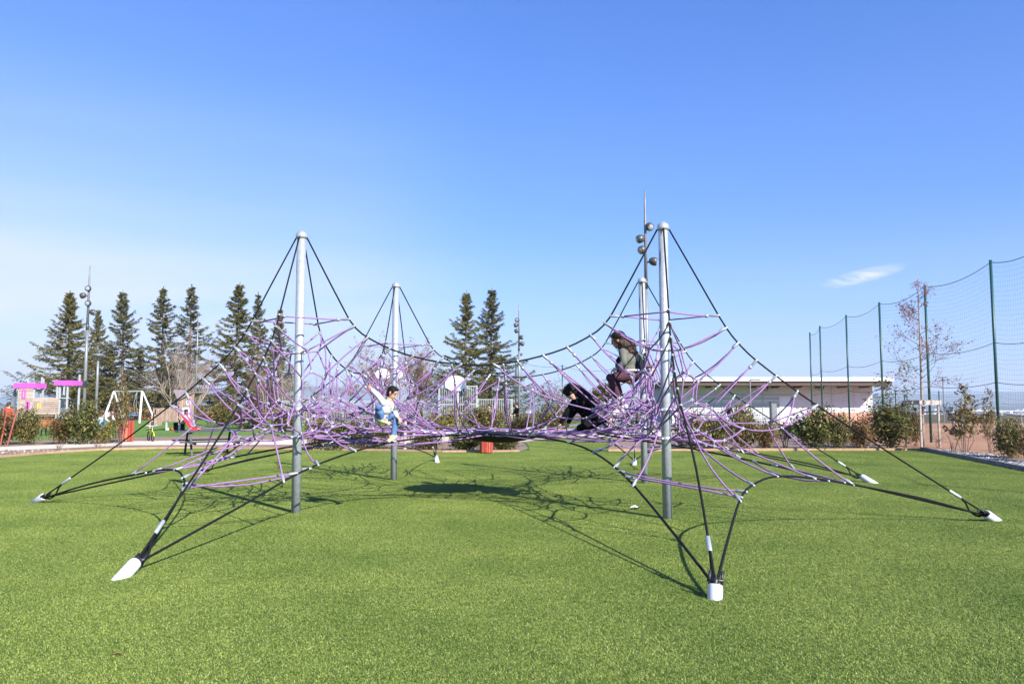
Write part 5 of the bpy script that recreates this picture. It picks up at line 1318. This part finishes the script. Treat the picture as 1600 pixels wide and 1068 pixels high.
# ---- litter and dead leaves on the lawn
p = flat(991, 793, .032); mb = MB(); mb.add([p + Vector(q) for q in ((-.07, 0, 0), (0, -.035, .02), (.08, 0, .005), (.02, .05, .035), (-.03, .03, .03))], [(0, 1, 4), (1, 3, 4), (1, 2, 3)])
tag(mb.build('paper_scrap', M['paper']), 'crumpled scrap of white paper on the lawn left of the front right mast', 'paper')
for px, py, lab in ((1202, 810, 'brown dead leaf on the lawn right of the front right mast'), (183, 1020, 'brown dead leaf on the lawn in the lower left corner'), (735, 862, 'pale dead leaf on the lawn in the middle foreground'), (361, 832, 'pale dead leaf near the shadow of the front left mast'), (1356, 783, 'pale dead leaf below the right-hand stay rope'), (410, 770, 'pale dead leaf left of the front left mast foot')):
    p = flat(px, py, .034); a = random.uniform(0, 6); u = Vector((cos(a), sin(a), .1)) * .035; v = Vector((-sin(a), cos(a), .25)) * .018
    mb = MB(); mb.add([p - u, p + v, p + u, p - v + Vector((0, 0, .012))], [(0, 1, 2), (0, 2, 3)])
    tag(mb.build('dead_leaf', M['dead_leaf']), lab, 'leaf', 'dead leaves on the lawn')
# ================================================================== people
def evald(mb, voxel, smooth=3):
    me = mb.mesh('tmp', M['skin']); o = bpy.data.objects.new('tmp', me); COL.objects.link(o)
    r = o.modifiers.new('r', 'REMESH'); r.mode = 'VOXEL'; r.voxel_size = voxel; r.use_smooth_shade = True
    if smooth:
        s = o.modifiers.new('s', 'SMOOTH'); s.iterations = smooth; s.factor = .5
    dg = bpy.context.evaluated_depsgraph_get(); out = bpy.data.meshes.new_from_object(o.evaluated_get(dg))
    bpy.data.objects.remove(o); bpy.data.meshes.remove(me)
    out.materials.clear(); return out
def capsule(mb, pts, rs, n=10, flat_=1.0):
    pts = [Vector(p) for p in pts]
    mb.tube(pts, rs, n, True, 0, flat_)
    for p, r in ((pts[0], rs[0]), (pts[-1], rs[-1])): mb.ball(p, r, n, 6)
    for p, r in zip(pts[1:-1], rs[1:-1]): mb.ball(p, r * .985, n, 6)
def torso(mb, pel, chest, neck, side, k, w=1.0):
    """hips -> chest -> neck, elliptical, 'side' is the left-right axis"""
    side = side.normalized()
    for c, hw, hd in ((pel, .135, .095), (pel.lerp(chest, .4), .118, .088), (chest, .14, .10), (chest.lerp(neck, .55), .118, .078)):
        up = (chest - pel).normalized(); fwd = side.cross(up).normalized(); s2 = up.cross(fwd)
        R = Matrix((s2, fwd, up)).transposed(); mb.ball(c, (hw * k * w, hd * k * w, .13 * k), 14, 9, M=R)
    capsule(mb, [chest.lerp(neck, .6), neck], [.05 * k, .042 * k], 10)
def hand(mb, wrist, d, n, k, curl=.9):
    """palm along d, palm normal n, five fingers"""
    d = d.normalized(); n = (n - d * n.dot(d)).normalized(); s = d.cross(n)
    R = Matrix((s, n, d)).transposed(); c = wrist + d * .040 * k; mb.ball(c, (.036 * k, .015 * k, .046 * k), 10, 7, M=R)
    for i, ln in enumerate((.060, .070, .066, .052)):
        b = wrist + d * .074 * k + s * (.026 - .0175 * i) * k
        a1 = d * cos(curl * .5) + n * sin(curl * .5); a2 = d * cos(curl * 1.3) + n * sin(curl * 1.3)
        m_ = b + a1 * ln * .55 * k; e = m_ + a2 * ln * .5 * k; capsule(mb, [b, m_, e], [.0088 * k, .0082 * k, .007 * k], 6)
    b = wrist + d * .025 * k + s * .032 * k; m_ = b + (d * .6 + s * .6 + n * .3).normalized() * .032 * k; e = m_ + (d * .75 + n * .5).normalized() * .028 * k
    capsule(mb, [b, m_, e], [.0105 * k, .0095 * k, .008 * k], 6)
def head(mb, c, fwd, up, k):
    """head about .23 k high; returns frame"""
    fwd = fwd.normalized(); up = (up - fwd * up.dot(fwd)).normalized(); right = fwd.cross(up); R = Matrix((right, fwd, up)).transposed()
    mb.ball(c + up * .02 * k, (.074 * k, .094 * k, .088 * k), 16, 11, M=R)
    mb.ball(c - up * .045 * k + fwd * .022 * k, (.056 * k, .066 * k, .066 * k), 14, 9, M=R)
    mb.ball(c - up * .088 * k + fwd * .062 * k, (.024 * k, .022 * k, .018 * k), 10, 6, M=R)
    mb.ball(c - up * .022 * k + fwd * .098 * k, (.012 * k, .017 * k, .014 * k), 8, 6, M=R)
    mb.tube([c + up * .012 * k + fwd * .088 * k, c - up * .020 * k + fwd * .106 * k], [.007 * k, .010 * k], 6)
    mb.ball(c + up * .018 * k + fwd * .082 * k, (.048 * k, .014 * k, .010 * k), 10, 6, M=R)
    mb.ball(c - up * .055 * k + fwd * .084 * k, (.022 * k, .012 * k, .010 * k), 8, 6, M=R)
    for s in (-1, 1): mb.ball(c + right * s * .076 * k - up * .008 * k - fwd * .005 * k, (.012 * k, .022 * k, .034 * k), 8, 6, M=R)
    return right, fwd, up, R
def face(parent, o, c, fr, k):
    right, fwd, up, R = fr
    for s in (-1, 1):
        p = c + right * s * .032 * k + up * .004 * k + fwd * .084 * k
        MB().ball(p, (.013 * k, .008 * k, .008 * k), 8, 6, M=R).build('eye', M['eye'], parent, True, o)
        MB().tube([p + right * -.016 * k + up * .018 * k + fwd * .004 * k, p + up * .022 * k + fwd * .007 * k, p + right * .016 * k + up * .018 * k + fwd * .002 * k], .0045 * k, 5).build('eyebrow', M['hair_dark'], parent, True, o)
    MB().ball(c - up * .054 * k + fwd * .094 * k, (.021 * k, .006 * k, .0065 * k), 10, 6, M=R).build('mouth', M['lip'], parent, True, o)
def person(label, J, k, cloth, voxel=.009, group=None, hair='hair_dark', hair_pts=None, hands=True, shoe='shoe_white', coat_len=0.0, detail=True):
    """J: joints in world space; cloth: dict top, legs"""
    V = {n: Vector(p) for n, p in J.items() if not isinstance(p, str)}
    base = Vector((V['pel'].x, V['pel'].y, min(V['fR'].z, V['fL'].z) - .04)); t = thing('person', label, 'person', base, 0, group); o = -base
    side = V['shR'] - V['shL']; body = MB(); torso(body, V['pel'], V['chest'], V['neck'], side, k)
    capsule(body, [V['neck'], V['neck'].lerp(V['head'], .6)], [.042 * k, .042 * k], 10)
    fr = head(body, V['head'], V['face'], V['up'] if 'up' in V else Vector((0, 0, 1)), k)
    up_t = (V['neck'] - V['pel']).normalized()
    top = MB(); torso(top, V['pel'].lerp(V['chest'], .12), V['chest'], V['chest'].lerp(V['neck'], .70), side, k, 1.2)
    legs = MB(); sd = side.normalized()
    legs.ball(V['pel'], (.145 * k, .13 * k, .12 * k), 14, 9)
    shoes = []
    for s in ('R', 'L'):
        sh, el, wr = V['sh' + s], V['el' + s], V['wr' + s]
        capsule(body, [sh, el, wr], [.042 * k, .034 * k, .024 * k], 9)
        capsule(top, [V['chest'].lerp(V['neck'], .5).lerp(sh, .6), sh, el, el.lerp(wr, .88)], [.062 * k, .062 * k, .050 * k, .038 * k], 10)
        d = V['ha' + s] - wr; n = V['hn' + s] if 'hn' + s in V else Vector((0, 0, -1)); hand(body, wr, d, n, k) if hands else body.ball(wr + d * .5, .035 * k, 8, 6)
        hip = V['pel'] + sd * (.085 * k if s == 'R' else -.085 * k); kn, an = V['kn' + s], V['an' + s]
        capsule(body, [hip, kn, an], [.068 * k, .048 * k, .034 * k], 10)
        capsule(legs, [hip, hip.lerp(kn, .5), kn, kn.lerp(an, .45), an.lerp(kn, .06)], [.086 * k, .076 * k, .060 * k, .056 * k, .050 * k], 11)
        fd = (V['f' + s] - an); fd = fd.normalized()
        capsule(body, [an, an + fd * .10 * k], [.036 * k, .03 * k], 8)
        sm = MB(); e = V['f' + s]
        dn = Vector((0, 0, -1)); dn = (dn - fd * dn.dot(fd)).normalized()
        heel = an + dn * .035 * k - fd * .035 * k
        capsule(sm, [heel, heel + fd * .10 * k, heel + fd * .19 * k], [.044 * k, .043 * k, .036 * k], 9, .8); capsule(sm, [an + dn * .0, heel + fd * .06 * k], [.044 * k, .046 * k], 9); shoes.append(sm)
    if coat_len: capsule(top, [V['chest'], V['pel'], V['pel'] - up_t * coat_len], [.13 * k, .155 * k, .165 * k], 14, .8)
    bm_ = evald(body, voxel * k); bm_.materials.append(M['skin']); link('body', bm_, t, o)
    tm = evald(top, voxel * k); tm.materials.append(M[cloth['top']]); to = link('jacket' if coat_len or 'jk' in J else 'jersey', tm, t, o)
    lm = evald(legs, voxel * k); lm.materials.append(M[cloth['legs']]); link('trousers', lm, t, o)
    for sm in shoes:
        q = evald(sm, voxel * k); q.materials.append(M[shoe]); link('shoe', q, t, o)
    right, fwd, up, R = fr; c = V['head']; hm = MB()
    hm.ball(c + up * .034 * k - fwd * .012 * k, (.083 * k, .098 * k, .086 * k), 18, 11, M=R)
    hm.ball(c - fwd * .045 * k - up * .02 * k, (.072 * k, .060 * k, .075 * k), 14, 9, M=R)
    hm.ball(c + fwd * .060 * k + up * .082 * k, (.060 * k, .032 * k, .026 * k), 12, 7, M=R)
    for s in (-1, 1): hm.ball(c + right * s * .068 * k + up * .025 * k + fwd * .012 * k, (.014 * k, .04 * k, .045 * k), 8, 6, M=R)
    rnd = random.Random(3)
    if hair_pts:
        P = [Vector(p) for p in hair_pts[0]]; rs = hair_pts[1]
        capsule(hm, P, rs, 12)
        for i in range(hair_pts[2]):
            t_ = rnd.random() * (len(P) - 1); a = int(t_); p = P[a].lerp(P[min(a + 1, len(P) - 1)], t_ - a); r = rs[a] * (1 - (t_ - a)) + rs[min(a + 1, len(P) - 1)] * (t_ - a)
            dd = Vector((rnd.gauss(0, 1), rnd.gauss(0, 1), rnd.gauss(0, 1))).normalized(); hm.ball(p + dd * r * .85, (rnd.uniform(.02, .036),) * 3, 7, 5)
    hmesh = evald(hm, voxel * k * .9, 1); hmesh.materials.append(M[hair]); ho = link('hair', hmesh, t, o)
    st = MB()                                             # loose strands give the outline some fuzz
    vs = [v.co.copy() for v in hmesh.vertices]; nn = [v.normal.copy() for v in hmesh.vertices]
    for i in range((260 if hair_pts else 70) if detail else 40):
        j = rnd.randrange(len(vs)); p = vs[j]; d = (nn[j] * .5 + Vector((rnd.gauss(0, .4), rnd.gauss(0, .4), rnd.gauss(-.5, .4)))).normalized() * rnd.uniform(.02, .05) * k
        st.tube([p, p + d * .5 + nn[j] * .004, p + d], [.004 * k, .003 * k, .0012 * k], 3, False)
    st.build('hair_strands', M[hair], ho, False)
    if detail: face(t, o, c, fr, k)
    return t, o, V

def A_(px, py, Y): return at(px, py, Y)
# --- seated boy in the white jersey, on the front edge rope
bY = 11.35
J = dict(pel=A_(597, 650, bY + .05), chest=A_(603.5, 637, bY), neck=A_(607, 627, bY), head=A_(613, 613, bY - .02), face=(1, -.32, -.42), up=(.25, 0, 1),
         shR=A_(599, 629, bY - .13), elR=A_(590, 617, bY - .20), wrR=A_(581, 608.5, bY - .16), haR=A_(576, 603, bY - .14), hnR=(.4, .8, -.3),
         shL=A_(609, 631, bY + .13), elL=A_(616, 642, bY + .12), wrL=A_(621, 651, bY + .02), haL=A_(625, 655, bY - .02), hnL=(0, 0, -1),
         knR=A_(591.5, 636, bY - .24), anR=A_(597, 654, bY - .16), fR=A_(605, 657, bY - .20),
         knL=A_(619, 651, bY + .08), anL=A_(615, 680, bY + .02), fL=A_(606, 686, bY - .10))
t, o, V = person('boy with short dark hair in a white jersey and blue jeans seated on the ropes', J, .82, dict(top='cloth_white', legs='jeans'), .0085, shoe='shoe_cream')
# grey band on the far sleeve and the dark lettering across the chest
mb = MB(); p0, p1 = V['shL'].lerp(V['elL'], .55), V['elL'].lerp(V['wrL'], .12); capsule(mb, [p0, V['elL'], p1], [.049, .0475, .044], 12); mb.build('sleeve_stripe', M['cloth_grey'], t, True, o)
fc = bpy.data.curves.new('lettering', 'FONT'); fc.body = 'PLANB'; fc.size = .085; fc.extrude = .004; fc.align_x = 'CENTER'; fc.space_character = 1.1
fo = bpy.data.objects.new('tmp_text', fc); COL.objects.link(fo); dg = bpy.context.evaluated_depsgraph_get(); tm = bpy.data.meshes.new_from_object(fo.evaluated_get(dg)); bpy.data.objects.remove(fo)
tm.materials.clear(); tm.materials.append(M['cloth_grey'])
upv = (V['neck'] - V['pel']).normalized(); xd = Vector((.80, .10, -.40)); xd = xd.normalized(); zd = Vector((.42, -1, .12)); zd = (zd - xd * zd.dot(xd)).normalized(); yd = zd.cross(xd)
Rm = Matrix((xd, yd, zd)).transposed().to_4x4(); c = V['chest'].lerp(V['neck'], .0) + zd * .122
link('lettering', tm, t, mw=Matrix.Translation(c + o) @ Rm)

# --- woman in the grey-green jacket
gY = 12.1
J = dict(pel=A_(984, 586, gY), chest=A_(983, 562, gY), neck=A_(976, 545, gY), head=A_(966, 531, gY), face=(-1, .35, -.38), up=(-.35, 0, 1), jk=(0, 0, 0),
         shR=A_(973, 550, gY - .17), elR=A_(975, 566, gY - .27), wrR=A_(965, 575, gY - .25), haR=A_(958, 578, gY - .23), hnR=(0, .5, -1),
         shL=A_(991, 552, gY + .16), elL=A_(1006, 564, gY + .16), wrL=A_(1013, 573, gY + .05), haL=A_(1020, 574, gY), hnL=(0, -.6, -1),
         knR=A_(953, 590, gY - .17), anR=A_(966, 622, gY - .15), fR=A_(954, 629, gY - .19),
         knL=A_(962, 594, gY + .14), anL=A_(972, 634, gY + .12), fL=A_(961, 640, gY + .1))
hp = ([A_(966, 528, gY), A_(972, 534, gY + .02), A_(981, 542, gY - .03), A_(988, 551, gY - .04)], [.10, .115, .115, .07], 90)
t, o, V = person('woman with long brown hair in grey-green jacket and burgundy trousers sitting on the ropes', J, 1.1, dict(top='cloth_sage', legs='burgundy'), .0095, hair='hair_brown', hair_pts=hp)
R_ = Matrix.Identity(3); side = (V['shR'] - V['shL']).normalized(); up_ = (V['chest'] - V['pel']).normalized(); fw = side.cross(up_).normalized(); Rb = Matrix((up_.cross(fw), fw, up_)).transposed()
mb = MB(); mb.ball(V['chest'].lerp(V['pel'], .35) + Vector((.11, .02, 0)), (.12, .115, .19), 16, 10, M=Rb); q = evald(mb, .01); q.materials.append(M['cloth_navy']); link('back_panel', q, t, o)
mb = MB(); mb.ball(V['chest'].lerp(V['pel'], .35) + Vector((-.145, .03, 0)), (.08, .07, .14), 14, 9, M=Rb); q = evald(mb, .01); q.materials.append(M['cloth_navy']); link('front_panel', q, t, o)
mb = MB(); cb = V['pel'].lerp(V['chest'], .30); mb.lathe([(.158, -.012), (.164, 0), (.158, .012)], 24, cb, M=Rb); mb.build('belt', M['white_paint'], t, True, o)
mb = MB(); c = V['head']; mb.ball(c + Vector((.004, 0, .058)), (.116, .118, .090), 18, 10); q = evald(mb, .009, 1); q.materials.append(M['hair_dark']); link('cap', q, t, o)
for s in ('R', 'L'):
    mb = MB(); capsule(mb, [V['kn' + s].lerp(V['an' + s], .86), V['an' + s]], [.052, .050], 12); mb.build('sock', M['shoe_white'], t, True, o)

# --- crouching child in black
kY = 12.75
J = dict(pel=A_(922, 651, kY + .05), chest=A_(907, 634, kY), neck=A_(899, 622, kY - .02), head=A_(891, 612, kY - .03), face=(-.75, .15, -.95), up=(-.4, 0, 1), jk=(0, 0, 0),
         shR=A_(897, 629, kY - .16), elR=A_(884, 647, kY - .22), wrR=A_(876, 661, kY - .2), haR=A_(871, 668, kY - .2), hnR=(0, .3, -1),
         shL=A_(908, 629, kY + .16), elL=A_(893, 648, kY + .2), wrL=A_(888, 660, kY + .2), haL=A_(884, 667, kY + .2), hnL=(0, .3, -1),
         knR=A_(909, 667, kY - .14), anR=A_(944, 664, kY - .12), fR=A_(957, 665, kY - .12),
         knL=A_(906, 668, kY + .14), anL=A_(950, 655, kY + .14), fL=A_(964, 658, kY + .14))
hp = ([A_(888.5, 610, kY - .03), A_(893, 607, kY), A_(903, 613, kY + .02), A_(914, 622, kY + .0), A_(925, 633, kY - .02)], [.095, .105, .12, .115, .06], 50)
t, o, V = person('child with long black hair in black clothes crouching on the net platform', J, 1.0, dict(top='cloth_black', legs='cloth_black'), .0095, hair='hair_dark', hair_pts=hp, shoe='cloth_grey')
mb = MB(); mb.tube([A_(938, 664, kY - .24), A_(941, 669, kY - .24)], .045, 8); mb.build('pink_patch', M['pink_cloth'], t, True, o)

# --- people in the background
def standing(px, Y, h, label, top, legs, face_=(0, -1, 0), lean=0.0, hair='hair_dark', coat=0.0, seat=None, base_z=0.0, arms=.25):
    k = h / 1.70; x = gx(px, Y); f = Vector(face_).normalized(); r = f.cross(Vector((0, 0, 1))).normalized(); b = Vector((x, Y, base_z))
    def q(rr, ff, zz): return b + r * rr * k + f * ff * k + Vector((0, 0, zz * k))
    if seat is None:
        ph = .93; pel = q(0, 0, ph); ch = q(0, lean * .35, ph + .36 * cos(lean)); nk = q(0, lean * .52, ph + .53 * cos(lean)); hd = q(0, lean * .66 + .02, ph + .67 * cos(lean))
        leg = {s: (q(g * .10, .02, .48), q(g * .11, 0, .08), q(g * .12, .2, .03)) for s, g in (('R', 1), ('L', -1))}
    else:
        ph = seat / k; pel = q(0, 0, ph); ch = q(0, .02, ph + .36); nk = q(0, .03, ph + .53); hd = q(0, .05, ph + .67)
        leg = {s: (q(g * .12, .42, ph + .02), q(g * .12, .44, ph - .38), q(g * .12, .62, ph - .43)) for s, g in (('R', 1), ('L', -1))}
    J = dict(pel=pel, chest=ch, neck=nk, head=hd, face=f + Vector((0, 0, -.1)))
    for s, g in (('R', 1), ('L', -1)):
        sh = ch.lerp(nk, .5) + r * g * .18 * k; el = sh + r * g * .05 * k + f * arms * .3 * k + Vector((0, 0, -.25 * k)); wr = el + f * arms * k * .8 + Vector((0, 0, -.12 * k))
        J.update({'sh' + s: sh, 'el' + s: el, 'wr' + s: wr, 'ha' + s: wr + (wr - el).normalized() * .08, 'hn' + s: -r * g, 'kn' + s: leg[s][0], 'an' + s: leg[s][1], 'f' + s: leg[s][2]})
    return person(label, J, k, dict(top=top, legs=legs), .014, 'people in the background', hair, None, True, 'cloth_grey', coat, detail=False)
standing(13, 35, 1.68, 'person with brown hair in an orange-red jacket standing at the far left', 'cloth_red', 'jeans', (.3, 1, 0), 0, 'hair_brown', .14)
standing(160, 37.5, 1.62, 'person in a white coat and pale blue trousers bending over beside the lamp post', 'cloth_white', 'cloth_blue', (.9, -.3, 0), .95, 'hair_dark', .10)
standing(104, 40.35, 1.55, 'person in light blue sitting on the orange bench at the left', 'cloth_blue', 'cloth_navy', (-.3, 1, 0), 0, 'hair_brown', 0, .50)
standing(203, 68, 1.15, 'child sitting in the blue swing seat under the white frame', 'jeans', 'cloth_grey', (.9, -.4, 0), 0, 'hair_dark', 0, .74)
standing(765, 44, 1.55, 'dark-haired person in pale clothes whose head shows above the hedge behind the net', 'pink_cloth', 'jeans', (-.6, -.8, 0), 0, 'hair_dark', 0)
standing(808, 47, 1.64, 'long-haired person in black standing at the foot of the five-lamp mast', 'cloth_black', 'cloth_black', (-.8, -.5, 0), 0, 'hair_dark', .15)
standing(1139, 44, 1.66, 'person in black standing in front of the white shuttered wall', 'cloth_black', 'cloth_navy', (.5, -.8, 0), 0, 'hair_dark', 0)

# ================================================================== air
hz_me = MB().box((0, 0, 0), (40000, 40000, 440)).mesh('haze', [])
hz_o = link('haze', hz_me, None, (0, 0, 440 / 2 - 96)); tag(hz_o, kind='stuff')
hm = bpy.data.materials.new('haze'); hm.use_nodes = True; t_ = hm.node_tree; t_.nodes.clear()
pv = t_.nodes.new('ShaderNodeVolumePrincipled'); pv.inputs['Color'].default_value = (0.72, 0.84, 1.0, 1); pv.inputs['Density'].default_value = HAZE; pv.inputs['Anisotropy'].default_value = 0.0
ou = t_.nodes.new('ShaderNodeOutputMaterial'); L(t_, pv.outputs[0], ou.inputs['Volume']); hz_me.materials.append(hm)
